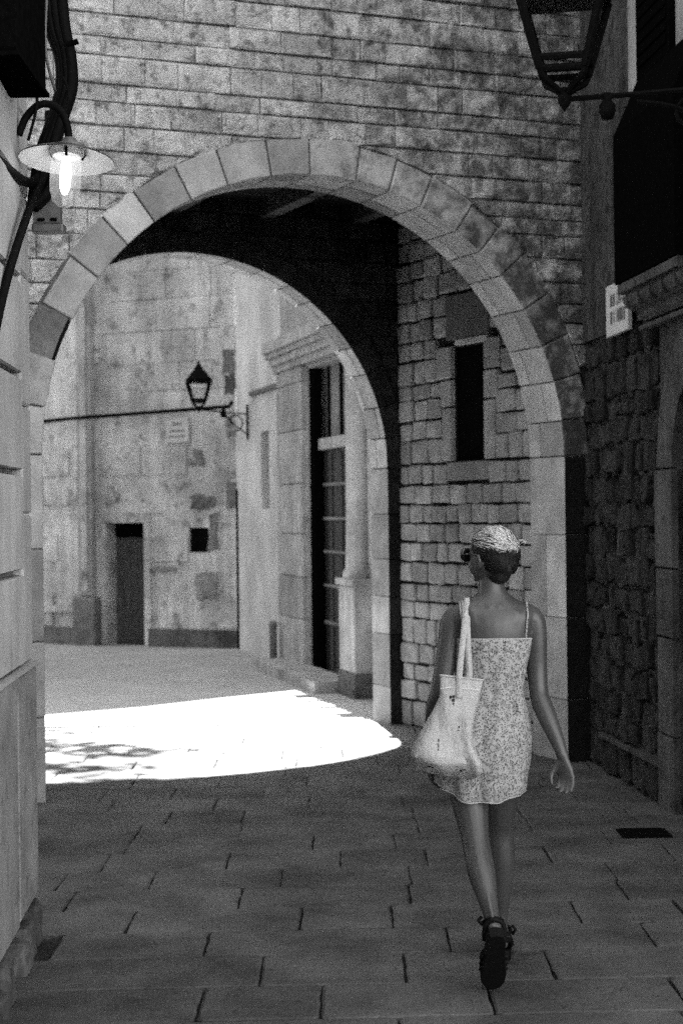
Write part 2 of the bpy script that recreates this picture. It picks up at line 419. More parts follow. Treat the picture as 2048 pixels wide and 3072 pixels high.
# jambs below the springing
def jamb(parent, x0, x1, thick, zs, mat='dressed', split=(), face=None):
    for i in range(len(zs) - 1):
        g = 0.003
        if i in split:
            m = thick * 0.55
            for y0, y1 in ((-0.004, m - g), (m + g, thick)):
                v, f = prism(rect(x0, x1, zs[i] + g, zs[i + 1] - g), y0, y1, 0.006); o_ = obj('stone', me(v, f, 'jamb_stone'), mat, parent)
                if face and y0 < 0.02: face_mat(o_, face)
        else:
            v, f = prism(rect(x0, x1, zs[i] + g, zs[i + 1] - g), -0.004 + R.uniform(-0.002, 0.002), thick, 0.006); o_ = obj('stone', me(v, f, 'jamb_stone'), mat, parent)
            if face: face_mat(o_, face)
jamb(A1, UC + RA, UC + RA + 0.19, T1, [-0.02, 0.42, 0.97, 1.53, 2.058], split=(2,), face='recess_shade_stone')  # fronts coloured black in place of a dark corner recess
jamb(A1, UC - RA - 0.2, UC - RA, T1, [-0.02, 0.5, 0.95, 1.5, 2.058])
# coursed ashlar above
cz = [2.06, 2.20, 2.37, 2.52, 2.66, 2.81, 2.955, 3.082, 3.224, 3.385, 3.537, 3.644, 3.752, 3.893, 4.045, 4.189, 4.296, 4.467, 4.58, 4.718, 4.884, 5.025]
while cz[-1] < 6.6: cz.append(cz[-1] + R.uniform(0.12, 0.17))
stones = []
for i in range(len(cz) - 1):
    z0, z1 = cz[i], cz[i + 1]
    for (a, b) in widths(-6.5, 0.16, 0.15, 0.36):
        g = 0.0016
        p = rect(a + g, b - g, z0 + 0.0035, z1 - 0.0065)
        du, dz = (a + b) / 2 - UC, (z0 + z1) / 2 - ZC; L = math.hypot(du, dz)
        if L < RA + 0.9:
            ro = RA + 0.215 + 0.006
            p = clip(p, du / L, dz / L, (du / L) * UC + (dz / L) * ZC + ro)
            if len(p) < 3 or area(p) < 0.0012: continue
            if any(math.hypot(x - UC, z - ZC) < RA + 0.10 for x, z in p): continue
        vis = -3.75 < (a + b) / 2 < 0.16 and z1 < 5.12
        stones.append((area(p) if vis else 0, jit(p, 0.0025), vis))
stones.sort(key=lambda s: -s[0]); rest = MB()
for i, (ar, p, vis) in enumerate(stones):
    v, f = pillow(p, 0.06, -0.006 + R.uniform(-0.010, 0.008), 0.008, 0.006)
    if i < 230 and vis:
        cu = sum(x for x, z in p) / len(p); cz_ = sum(z for x, z in p) / len(p)
        obj('stone', me(v, f, 'ashlar'), 'recess_shade_stone' if (cu > -0.06 and cz_ < 2.72) else 'ashlar', A1)  # lower right stones share the painted recess shade
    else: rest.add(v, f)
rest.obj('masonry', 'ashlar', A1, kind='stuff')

# ================================================================= INNER ARCH WALL
UC2, ZC2, RA2, T2 = -1.632, 2.046, 1.641, 0.334
A2 = wall_thing('inner_arch_wall', 'inner wall of the passage painted shade-dark with a paler round arch onto the square', 'wall', (0.36, 13.95), D67)
obj('core', solid(arch_poly(-6.0, 4.0, TOP, UC2, ZC2, RA2 + 0.02), 0.02, T2 - 0.01), 'shade_dark_stone', A2)
voussoirs(A2, UC2, ZC2, RA2, T2, 0.17, 21, 11, mat='dressed', face='shade_dark_stone')  # fronts dark, reveals pale: shade painted by side
jamb(A2, UC2 + RA2, UC2 + RA2 + 0.118, T2, [-0.02, 0.30, 0.72, 1.02, 1.32, 1.68, 2.044], mat='dressed', face='shade_dark_stone')
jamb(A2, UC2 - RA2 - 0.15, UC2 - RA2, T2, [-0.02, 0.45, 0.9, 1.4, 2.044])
zz = 2.1
for i in range(14):
    z1 = zz + R.uniform(0.12, 0.18)
    for (a, b) in widths(-3.4, 0.12, 0.14, 0.3):
        p = rect(a + 0.006, b - 0.006, zz + 0.006, z1 - 0.006)
        du, dz = (a + b) / 2 - UC2, (zz + z1) / 2 - ZC2; L = math.hypot(du, dz)
        p = clip(p, du / L, dz / L, (du / L) * UC2 + (dz / L) * ZC2 + RA2 + 0.17 + 0.01)
        if len(p) < 3 or area(p) < 0.003 or any(math.hypot(x - UC2, z - ZC2) < RA2 + 0.09 for x, z in p): continue
        v, f = prism(jit(p, 0.006), R.uniform(-0.015, 0.005), 0.08, 0.01); obj('stone', me(v, f, 'rough_stone'), 'shade_dark_stone', A2)
    zz = z1

# ================================================================= PASSAGE: right wall, left wall, ceiling
A7 = wall_thing('passage_wall', 'side wall of the passage in small squared cobble stones with a slit window', 'wall', (0.464, 13.994), (math.sin(rad(26.2)), -math.cos(rad(26.2))))
L7 = 2.02
WX0, WX1, WZ0, WZ1 = 0.858, 1.334, 2.075, 2.93
core = MB()
core.box(0, WX0, 0.03, 0.9, -0.05, 4.6).box(WX1, L7, 0.03, 0.9, -0.05, 4.6).box(WX0, WX1, 0.03, 0.9, -0.05, WZ0).box(WX0, WX1, 0.03, 0.9, WZ1, 4.6)
core.obj('core', 'mortar_dark', A7)
MB().box(WX0 - 0.02, WX1 + 0.02, 0.045, 0.8, WZ0 - 0.02, WZ1 + 0.02).obj('window_back', 'shade_black', A7)  # shallow black panel paints the dark of the window opening
rz = [3.98, 3.826, 3.658, 3.513, 3.345, 3.188, 3.02, 2.874, 2.689, 2.571, 2.403, 2.256, 2.065, 1.902, 1.75, 1.604, 1.458, 1.3, 1.135, 0.995, 0.861, 0.657, 0.502, 0.367, 0.206, 0.0]
special = [(0.79, 1.42, 2.985, 3.325, 'soot_lintel'), (0.776, 1.39, 1.925, 2.068, 'cobble_wall'),
           (0.63, 0.855, 2.70, 2.945, 'cobble_wall'), (0.70, 0.855, 2.49, 2.69, 'cobble_wall'), (0.72, 0.855, 2.075, 2.48, 'cobble_wall'),
           (1.337, 1.57, 2.735, 2.96, 'cobble_wall'), (1.337, 1.52, 2.52, 2.725, 'cobble_wall'), (1.337, 1.48, 2.075, 2.51, 'cobble_wall')]
stone('soot_lintel', 0.10, 0.05, 0.2, 5, 0.2, 30, 0.15, 0.25, 0.004)
for (a, b, z0, z1, m) in special:
    v, f = prism(rect(a + 0.003, b - 0.003, z0 + 0.003, z1 - 0.003), -0.012, 0.2, 0.006); obj('stone', me(v, f, 'dressed_stone'), m, A7)
MB().box(0.93, 1.40, -0.016, 0.12, 2.942, 2.980, 0.004).obj('stone', 'dressed', A7)
for i in range(len(rz) - 1):
    z1, z0 = rz[i], rz[i + 1]; zm = (z0 + z1) / 2
    spans = [(0.005, L7)]
    for (a, b, s0, s1, m) in special + [(WX0, WX1, WZ0, WZ1, '')]:
        if s0 - 0.03 < zm < s1 + 0.03:
            ns = []
            for (x0, x1) in spans:
                if b <= x0 or a >= x1: ns.append((x0, x1)); continue
                if a > x0: ns.append((x0, a))
                if b < x1: ns.append((b, x1))
            spans = ns
    for (x0, x1) in spans:
        if x1 - x0 < 0.05: continue
        n = max(1, round((x1 - x0) / R.uniform(0.20, 0.25))); w = [R.uniform(0.75, 1.25) for _ in range(n)]; s = sum(w); x = x0
        for k in range(n):
            xe = x + (x1 - x0) * w[k] / s; g = R.uniform(0.008, 0.015)
            jh = R.uniform(-0.006, 0.006)
            v, f = pillow(round_poly(x + g, xe - g, z0 + R.uniform(0.004, 0.012) + jh * 0.3, z1 - R.uniform(0.004, 0.012), 0.012, 0.008), 0.12, R.uniform(-0.016, 0.004), 0.008, 0.004)
            obj('stone', me(v, f, 'cobble'), 'cobble_wall', A7); x = xe
PL = wall_thing('passage_side_wall', 'plain dark side wall of the passage facing the slit-window wall', 'wall', (-1.86, 10.9), (-math.sin(rad(23)), math.cos(rad(23))))
MB().box(0, 2.2, 0, 0.6, -0.05, 4.4).obj('core', 'shade_dark_stone', PL)
CE = wall_thing('passage_ceiling', 'black timber ceiling of the passage with thick beams above the arch', 'ceiling', (1.526, 11.777), D67)
MB().box(-4.2, 0.6, T1, 2.75, 4.12, 4.4).obj('boards', 'black_plaster', CE)
for u in (-3.5, -2.75, -1.98, -1.22, -0.45):
    MB().box(u - 0.055, u + 0.055, T1 + 0.01, 2.55, 3.985, 4.118, 0.01).obj('beam', 'beam_wood', CE)
cb = thing('ceiling_cable', 'thin cable strung across under the dark passage ceiling', 'cable', (0, 0, 0))
MB().tube(smooth_path([A1.matrix_world @ Vector((0, 0, 0)) if False else Vector((1.526 + D67[0] * u - D67[1] * 1.1, 11.777 + D67[1] * u + D67[0] * 1.1, z)) for u, z in ((-3.6, 3.93), (-2.6, 3.90), (-1.5, 3.905), (-0.5, 3.93), (0.1, 3.96))]), 0.006, 5).obj('wire', 'beam_wood', cb)

# ================================================================= RIGHT HOUSE
D3 = (math.sin(rad(5.5)), -math.cos(rad(5.5)))
A3 = wall_thing('right_house', 'dark rubble stone house with a street plaque, hooded balcony and doorway', 'house', (1.64, 11.825), D3)
DU0, DU1 = 2.13, 3.15
core = MB()
core.box(-0.3, 1.80, 0.035, 3.0, -0.05, 2.82).box(-0.3, 1.80, 0.0, 3.0, 2.82, 11)
core.box(1.80, DU0, 0.02, 3.0, -0.05, 11).box(DU0, DU1, 0.02, 3.0, 2.45, 11).box(DU1, 6.2, 0.0, 3.0, -0.05, 11).box(DU0, DU1, 0.5, 3.0, -0.05, 2.45)
core.obj('wall', 'rubble_plaster', A3)
MB().box(DU0, DU1, 0.38, 0.44, 0.0, 2.45).obj('door', 'dark_wood', A3)
z3 = [2.96, 2.80, 2.627, 2.396, 2.266, 2.093, 1.904, 1.73, 1.585, 1.40, 1.221, 1.061, 0.90, 0.725, 0.549, 0.40, 0.255, 0.0]
for i in range(1, len(z3) - 1):
    z1, z0 = z3[i], z3[i + 1]
    for (a, b) in widths(0.03, 1.79, 0.13, 0.30):
        if R.random() < 0.10: continue
        g = R.uniform(0.006, 0.014)
        v, f = pillow(round_poly(a + g, b - g, z0 + R.uniform(0.005, 0.02), z1 - R.uniform(0.003, 0.022), 0.014, 0.022), 0.12, R.uniform(-0.02, 0.02), 0.006, 0.010)
        obj('stone', me(v, f, 'rubble'), 'rubble', A3)
MB().box(0.45, 1.97, -0.035, 0.06, 0.225, 0.252, 0.006).obj('ledge', 'jamb_dark', A3)
# doorway surround
for (a, b, z0, z1) in ((1.81, 2.12, -0.02, 0.42), (1.83, 2.12, 0.425, 0.97), (1.81, 2.13, 0.975, 1.36), (1.80, 2.13, 1.365, 1.92)):
    v, f = prism(rect(a, b, z0 + 0.003, z1 - 0.003), -0.022, 0.36, 0.006); obj('stone', me(v, f, 'jamb_stone'), 'jamb_dark', A3)
for k in range(4):
    a0 = math.pi - k * math.pi / 8 - 0.005; a1 = math.pi - (k + 1) * math.pi / 8 + 0.005; c = (2.64, 1.925)
    P = [(c[0] + 0.51 * math.cos(a0), c[1] + 0.51 * math.sin(a0)), (c[0] + 0.51 * math.cos(a1), c[1] + 0.51 * math.sin(a1)), (c[0] + 0.80 * math.cos(a1), c[1] + 0.80 * math.sin(a1)), (c[0] + 0.80 * math.cos(a0), c[1] + 0.80 * math.sin(a0))]
    if area_sign(P) < 0: P = P[::-1]
    v, f = prism(P, -0.022, 0.3, 0.006); obj('stone', me(v, f, 'door_voussoir'), 'jamb_dark', A3)
# balcony with moulded console and hanging dark blind
BU0, BU1, BP, BZ = 1.66, 2.86, 0.18, 3.0
bal = MB()
prof = [(0.0, 2.60), (-0.05, 2.605), (-0.085, 2.65), (-0.10, 2.70), (-0.115, 2.715), (-0.15, 2.73), (-0.19, 2.77), (-0.215, 2.83), (-0.22, 2.885), (-0.20, 2.90), (-0.20, 2.935), (0.0, 2.935)]
v = []; f = []; n = len(prof)
for k, u in enumerate((BU0 + 0.02, BU1 - 0.02)):
    v += [(u, y * 0.74, 2.945 - (2.935 - z) * 0.48) for (y, z) in prof]
for i in range(n):
    j = (i + 1) % n; f.append((i, j, n + j, n + i))
f += [tuple(reversed(range(n))), tuple(range(n, 2 * n))]
bo = bal.add(v, f).obj('balcony', 'jamb_dark', A3)
for k in range(6):
    u = BU0 + k * 0.2; v, f = prism(rect(u + 0.002, u + 0.198, 2.94, 2.995), -BP - 0.01, 0.0, 0.006); obj('edge_stone', me(v, f, 'lip'), 'jamb_dark', bo)
for u in (1.78, 2.02, 2.26, 2.5, 2.74):
    MB().box(u - 0.012, u + 0.012, -0.172, -0.12, 2.85, 2.92, 0.004).obj('rib', 'jamb_dark', bo)
MB().box(BU0 - 0.05, BU1 + 0.3, -0.05, 0.0, 2.74, 2.765, 0.005).obj('string_course', 'jamb_dark', A3)
bl = MB(); z = 3.0
bl.add(*prism([(BU0 - 0.03, 3.0), (BU1, 3.0), (BU1, 3.86), (BU0 - 0.03, 3.86)], -BP - 0.015, -0.002))
v, f = [(BU0 - 0.03, -BP - 0.015, 3.862), (BU1, -BP - 0.015, 3.862), (BU1, -0.002, 3.862), (BU0 - 0.03, -0.002, 3.862), (BU0 + 0.0, -0.06, 4.18), (BU1, -0.06, 4.18), (BU1, -0.002, 4.18), (BU0 + 0.0, -0.002, 4.18)], [(0, 1, 2, 3), (4, 7, 6, 5), (0, 4, 5, 1), (1, 5, 6, 2), (2, 6, 7, 3), (3, 7, 4, 0)]
bl.add(v, f)
bl.obj('blind', 'black_paint', A3)
sh = MB().box(1.62, 2.29, -0.05, 0.0, 4.185, 6.4, 0.006).obj('shutter', 'black_paint', A3)
for k in range(30): MB().box(1.66, 2.25, -0.062, -0.05, 4.25 + k * 0.07, 4.30 + k * 0.07, 0.003).obj('slat', 'black_paint', sh)
for (a, b) in ((1.30, 1.615), (2.295, 2.7)):
    MB().box(a, b, -0.012, 0.0, 4.19, 6.5, 0.004).obj('plaster_band', 'band_plaster', A3)
def plaque(name, label, frame_o, d, u0, u1, z0, z1, off, rows):
    o = (frame_o[0] + d[0] * u0 + d[1] * off, frame_o[1] + d[1] * u0 - d[0] * off)
    t = wall_thing(name, label, 'plaque', o, d); w = u1 - u0; t.location.z = z0
    MB().box(0, w, -0.03, 0.0, 0, z1 - z0, 0.004).obj('stone_plate', 'marble', t)
    h = z1 - z0
    for (zf, segs, sz) in rows:
        for (s, e) in segs:
            x = w * s
            while x < w * e - 0.008:
                lw = R.uniform(0.018, 0.03) * sz
                m = MB()
                m.box(x, x + 0.006 * sz, -0.0325, -0.0305, h * zf, h * zf + 0.05 * sz)
                if R.random() < 0.7: m.box(x + 0.006 * sz, x + lw * 0.7, -0.0325, -0.0305, h * zf + R.choice((0, 0.022, 0.044)) * sz, h * zf + R.choice((0.006, 0.03, 0.05)) * sz + 0.006)
                if R.random() < 0.6: m.box(x + lw * 0.7, x + lw * 0.7 + 0.005 * sz, -0.0325, -0.0305, h * zf, h * zf + 0.05 * sz)
                m.obj('letter', 'letter_ink', t); x += lw + 0.006
    return t
plaque('street_plaque', 'white marble street name plaque below the dark hooded balcony', (1.64, 11.825), D3, 0.88, 1.40, 2.77, 3.085, 0.03,
       [(0.56, ((0.22, 0.44), (0.52, 0.88)), 1.5), (0.22, ((0.22, 0.44), (0.52, 0.88)), 1.5)])

BH = thing('added_street_house', 'unseen dark house added at the street end to block low sky light', 'house', (-2.0, -6.0, 0))  # out of view, added to cut low sky light from behind the camera
MB().box(-5.0, 3.6, -3.0, 0.0, -0.05, 8.5).obj('wall', 'rubble_plaster', BH)
for k in range(3):
    w_ = MB().box(-4.0 + 2.6 * k, -3.0 + 2.6 * k, 0.0, 0.03, 3.4, 5.2, 0.005).obj('window', 'dark_wood', BH)
    MB().box(-4.1 + 2.6 * k, -2.9 + 2.6 * k, 0.0, 0.12, 3.28, 3.395, 0.005).obj('sill', 'jamb_dark', w_)
# ================================================================= LEFT HOUSE
D4 = (-math.sin(rad(3)), math.cos(rad(3)))
A4 = wall_thing('left_house', 'pale rendered house corner with deep horizontal grooves above a grey plinth', 'house', (-1.25, 7.089), D4)
MB().box(-16, 0.0, 0.045, 4.0, -0.05, 7.0).obj('core', 'plinth_dark', A4)
gz = [1.115, 1.480, 1.866, 2.243, 2.621, 3.0, 3.38, 3.76, 4.14, 4.52, 4.9]
for i in range(len(gz) - 1):
    for (a, b) in ((-1.55, -0.27), (-2.85, -1.56), (-4.15, -2.86)):
        v, f = prism(rect(a, b, gz[i] + 0.012, gz[i + 1] - 0.012), 0.0, 0.06, 0.012); obj('block', me(v, f, 'rusticated_block'), 'render_pale', A4)
zq = 1.115; k = 0
while zq < 5.0:
    z1 = zq + R.uniform(0.30, 0.6); e = R.uniform(-0.004, 0.004)
    v, f = prism(jit(rect(-0.262, 0.0 + e, zq + 0.002, z1 - 0.002), 0.002), 0.004, 0.3, 0.010); obj('corner_stone', me(v, f, 'quoin'), 'render_pale', A4); zq = z1
MB().box(-4.2, -0.265, 0.012, 0.06, 4.95, 7.0).box(-0.264, 0.0, 0.012, 0.06, 4.99, 7.0).obj('upper_wall', 'render_pale', A4)
MB().add(*prism(rect(-0.55, 0.005, 0.17, 1.10), -0.008, 0.3, 0.012)).obj('plinth_slab', 'plinth_grey', A4)
MB().add(*prism(rect(-2.4, -0.556, 0.16, 1.10), -0.006, 0.3, 0.012)).obj('plinth_slab', 'plinth_grey', A4)
MB().add(*prism(rect(-5.0, -2.406, 0.16, 1.10), -0.008, 0.3, 0.012)).obj('plinth_slab', 'plinth_grey', A4)
MB().add(*prism(rect(-5.0, 0.008, 1.100, 1.118), -0.018, 0.3, 0.006)).obj('plinth_cap', 'render_pale', A4)
x = -2.6
while x < -0.02:
    w = R.uniform(0.10, 0.3); xe = min(x + w, 0.0)
    v, f = pillow(round_poly(x, xe - 0.01, -0.03, R.uniform(0.09, 0.165), 0.03, 0.015), 0.3, R.uniform(-0.05, -0.005), 0.02, 0.01)
    obj('stone', me(v, f, 'footing'), 'jamb_dark', A4); x = xe

# ================================================================= THE SQUARE BEYOND: far building and chapel
D5 = (0.9085, -0.418)
A5 = wall_thing('far_building', 'weathered plastered building across the square with a small door and pitted wall', 'building', (-1.31, 22.05), D5)
def far_wall():
    holes = [(-1.93, -1.37, -0.05, 1.588), (-0.705, -0.42, 1.206, 1.52)]
    top = [(0.30, 8.0), (0.0, 8.6), (-0.73, 9.9), (-1.53, 11.45), (-2.6, 13.1), (-6, 15), (-9, 15)]
    mb = MB()
    for (a, b) in ((-9, -1.93), (-1.37, -0.705), (-0.42, 0.0)):
        mb.box(a, b, 0.012, 0.8, -0.05, 6.0)
    mb.box(-1.93, -1.37, 0.012, 0.8, 1.588, 6.0).box(-0.705, -0.42, 0.012, 0.8, -0.05, 1.206).box(-0.705, -0.42, 0.012, 0.8, 1.52, 6.0)
    mb.obj('core', 'far_plaster', A5)
    obj('gable', solid([(-9, 6.0)] + [(0.30, 6.0)] + top, 0.012, 0.8), 'far_plaster', A5)
    z = 0.24
    while z < 6.0:
        z1 = z + R.uniform(0.34, 0.44)
        for (a, b) in widths(-3.4, 0.0, 0.45, 0.95):
            bad = False
            for (h0, h1, k0, k1) in holes + [(-2.33, -2.08, -1, 9), (-0.99, -0.63, 2.58, 2.95)]:
                if b > h0 and a < h1 and z1 > k0 and z < k1: bad = True
            if bad or R.random() < (0.45 if z < 2.4 else 0.12): continue
            v, f = prism(rect(a + 0.003, b - 0.003, z + 0.003, z1 - 0.003), R.uniform(-0.012, 0.004), 0.05, 0.006); obj('stone', me(v, f, 'far_ashlar'), 'far_plaster', A5)
        z = z1
far_wall()
# pitted, darker repair blocks near the corner
for (a, b, z0, z1, m) in ((-0.19, -0.01, 3.46, 3.76, 'patch_stone'), (-0.165, -0.012, 3.2, 3.45, 'plinth_dark'), (-0.33, -0.12, 1.95, 2.28, 'patch_stone'), (-0.15, -0.01, 1.78, 2.1, 'plinth_dark'),
                         (-0.68, -0.30, 1.78, 1.93, 'plinth_dark'), (-0.62, -0.48, 2.31, 2.53, 'patch_stone'), (-0.415, -0.28, 1.25, 1.7, 'patch_stone'), (-0.62, -0.30, 0.62, 0.95, 'patch_stone'), (-1.2, -0.9, 0.95, 1.03, 'patch_stone')):
    P = []
    for (p_, q_) in zip(rect(a, b, z0, z1), rect(a, b, z0, z1)[1:] + rect(a, b, z0, z1)[:1]):
        for t_ in (0.0, 0.35, 0.7): P.append((p_[0] + (q_[0] - p_[0]) * t_ + R.uniform(-0.025, 0.025), p_[1] + (q_[1] - p_[1]) * t_ + R.uniform(-0.025, 0.025)))
    v, f = prism(P, -0.012, 0.02, 0.008); obj('patch', me(v, f, 'patch'), m, A5)
MB().box(-0.705, -0.42, 0.05, 0.25, 1.2, 1.53).obj('niche_back', 'shade_black', A5)  # shallow black panel paints the dark inside the hole
pl = MB().box(-2.31, -2.10, -0.10, 0.02, 0.64, 6.0, 0.01).obj('pilaster', 'chapel_stone', A5)
MB().box(-2.25, -2.16, -0.125, -0.10, 0.7, 6.0, 0.008).obj('fillet', 'far_plaster', pl)
MB().box(-2.36, -2.03, -0.17, 0.02, -0.03, 0.62, 0.015).obj('pilaster_base', 'plinth_grey', A5)
for (a, b) in ((-6, -2.365), (-1.30, 0.0)):
    MB().box(a, b, -0.05, 0.02, -0.03, 0.225, 0.015).obj('plinth', 'plinth_dark', A5)
MB().box(-6, -2.37, -0.06, 0.0, 0.42, 0.50, 0.01).obj('ledge', 'far_plaster', A5)
fd_ = MB().box(-1.93, -1.37, 0.235, 0.27, -0.02, 1.6).obj('door', 'black_paint', A5)
for k in range(5): MB().box(-1.92 + k * 0.11, -1.92 + k * 0.11 + 0.104, 0.215, 0.235, 0.0, 1.40, 0.004).obj('board', 'door_wood', fd_)
for (a, b, z0, z1) in ((-2.02, -1.935, 0.0, 0.5), (-2.02, -1.935, 0.503, 1.05), (-2.02, -1.935, 1.053, 1.585), (-1.365, -1.27, 0.0, 0.62), (-1.365, -1.27, 0.623, 1.1), (-1.365, -1.27, 1.103, 1.585), (-2.02, -1.27, 1.59, 1.72)):
    MB().box(a, b, -0.02, 0.03, z0, z1, 0.008).obj('door_surround', 'far_plaster', A5)
MB().box(-1.92, -1.38, 0.19, 0.22, 1.40, 1.587).obj('door_lintel', 'black_paint', A5)
# street plaque across the square
plaque('square_plaque', 'pale stone square name plaque on the far plastered building', (-1.31, 22.05), D5, -0.98, -0.645, 2.61, 2.935, 0.05,
       [(0.66, ((0.3, 0.7),), 0.7), (0.40, ((0.2, 0.8),), 0.7), (0.2, ((0.15, 0.85),), 0.5)])
cw = thing('facade_cable', 'black cable sagging along the far plastered facade', 'cable', (0, 0, 0))
def w5(u, off, z): return Vector((-1.31 + D5[0] * u + D5[1] * off, 22.05 + D5[1] * u - D5[0] * off, z))
MB().tube([w5(-3.6, 0.10, 2.90), w5(-2.34, 0.14, 2.965), w5(-2.2, 0.15, 2.97), w5(-1.9, 0.13, 2.98), w5(-1.0, 0.11, 3.01), w5(-0.05, 0.10, 3.04), w5(0.0, 0.10, 3.10)], 0.026, 6).obj('wire', 'cable_rubber', cw)

D6 = (0.25542, -0.96683)
A6 = wall_thing('chapel', 'bright plastered chapel side with stone portal, tall dark door and hood mould', 'chapel', (-1.30, 21.95), D6)
HT6 = 4.9
core = MB()
core.box(0.0, 1.42, 0.0, 3.0, -0.05, HT6).box(1.42, 1.86, 0.0, 3.0, -0.05, 1.75).box(1.42, 1.86, 0.0, 3.0, 2.65, HT6).box(1.86, 2.5, 0.0, 3.0, -0.05, HT6)
core.obj('wall', 'chapel_plaster', A6)
MB().box(1.42, 1.86, 0.14, 0.2, 1.75, 2.65).obj('window', 'plinth_dark', A6)
core = MB()
core.box(2.5, 3.75, 0.0, 3.0, -0.05, HT6).box(3.75, 5.75, 0.0, 3.0, 3.2, HT6).box(5.75, 9, 0.0, 3.0, -0.05, HT6).box(3.75, 5.75, 0.21, 3.0, -0.05, 3.2)
core.obj('portal_wall', 'chapel_stone', A6)
z = 0.0
while z < 3.2:
    z1 = min(3.24, z + R.uniform(0.42, 0.62)); v, f = prism(rect(2.52, 3.70, z + 0.003, z1 - 0.003), -0.06, 0.02, 0.01); obj('pilaster_stone', me(v, f, 'pilaster_stone'), 'chapel_stone', A6); z = z1
for k, (z0, z1, p) in enumerate(((3.245, 3.32, 0.085), (3.323, 3.40, 0.125), (3.403, 3.46, 0.165), (3.463, 3.58, 0.20))):
    MB().box(2.45 - p * 0.3, 6.3, -p, 0.0, z0, z1, 0.016).obj('cornice', 'chapel_stone', A6)
dr = MB().box(3.75, 5.75, 0.13, 0.2, 0.0, 2.34).obj('door', 'dark_wood', A6)
for zr in (1.97, 1.62, 1.28, 0.93, 0.55):
    MB().box(3.95, 5.7, 0.105, 0.13, zr, zr + 0.03, 0.004).obj('rail', 'plinth_grey', dr)
for xr in (4.25, 4.65, 5.05, 5.45):
    MB().box(xr, xr + 0.03, 0.115, 0.13, 0.1, 2.3, 0.003).obj('stile', 'dark_wood', dr)
MB().box(3.75, 3.95, 0.02, 0.1, 0.0, 3.2).obj('door_frame', 'black_paint', A6)
tr = MB().box(3.9, 5.75, 0.06, 0.2, 2.345, 2.46, 0.01).obj('transom', 'chapel_stone', A6)
MB().box(3.95, 5.75, 0.15, 0.2, 2.465, 3.2).obj('fanlight', 'plinth_grey', A6)
for xr in (4.1, 4.6, 5.1, 5.5): MB().box(xr, xr + 0.04, 0.12, 0.15, 2.465, 3.2, 0.003).obj('mullion', 'black_iron', A6)
MB().box(5.63, 6.2, -0.20, 0.0, -0.03, 0.22, 0.012).obj('pedestal_foot', 'plinth_dark', A6)
MB().box(5.65, 6.18, -0.185, 0.0, 0.222, 1.02, 0.012).obj('pedestal', 'chapel_stone', A6)
MB().box(5.61, 6.21, -0.215, 0.0, 1.022, 1.085, 0.012).obj('pedestal_cap', 'chapel_stone', A6)
m = MB(); m.lathe([(0.15, 0), (0.15, 0.06), (0.125, 0.09), (0.115, 0.6), (0.112, 2.0), (0.14, 2.05), (0.15, 2.12), (0, 2.12)], (5.93, -0.06, 1.086), 20); m.obj('colonnette', 'chapel_stone', A6, True)
MB().box(2.80, 5.60, -0.42, 0.0, -0.03, 0.105, 0.012).obj('step', 'chapel_stone', A6)
MB().box(0.98, 2.52, -0.05, 0.0, 3.10, 3.15, 0.008).obj('string_course', 'plinth_dark', A6)
MB().box(-0.012, 0.03, -0.02, 0.02, 0.0, 2.0).obj('corner_pipe', 'black_iron', A6)
rt = MB().box(-0.1, 9, -0.02, 3.2, HT6 + 0.002, HT6 + 0.1).obj('roof', 'roof_tile', A6)
for k in range(48):
    m = MB(); m.tube([(-0.05 + k * 0.18, -0.03 - R.choice((0, 0.02, 0.05, 0.2)), HT6 + 0.13), (-0.05 + k * 0.18, 1.2, HT6 + 0.6)], 0.085, 6); m.obj('tile', 'roof_tile', rt)
bp = thing('guard_post', 'dark iron guard post at the foot of the chapel pilaster', 'post', (-1.30 + D6[0] * 2.60 + D6[1] * 0.14, 21.95 + D6[1] * 2.60 - D6[0] * 0.14, 0))
m = MB(); m.lathe([(0.0, 0), (0.055, 0), (0.05, 0.06), (0.042, 0.09), (0.04, 0.42), (0.05, 0.45), (0.04, 0.49), (0.0, 0.51)], (0, 0, 0), 14); m.obj('shaft', 'plinth_dark', bp, True)

SB = thing('added_square_house', 'unseen plain house added beside the square to keep its sky light down', 'house', (-6.6, 20, 0))  # added out of view to hold down skylight in the square
MB().box(-5, 0, -7.2, 2.3, -0.05, 13).obj('wall', 'far_plaster', SB)
for k in range(3):
    for j in range(3):
        w_ = MB().box(0.0, 0.03, -6 + 2.6 * k, -4.9 + 2.6 * k, 1.4 + 3.4 * j, 3.2 + 3.4 * j, 0.005).obj('window', 'dark_wood', SB)
        MB().box(0.03, 0.08, -6.1 + 2.6 * k, -4.8 + 2.6 * k, 1.3 + 3.4 * j, 1.395 + 3.4 * j, 0.005).obj('sill', 'chapel_stone', w_)
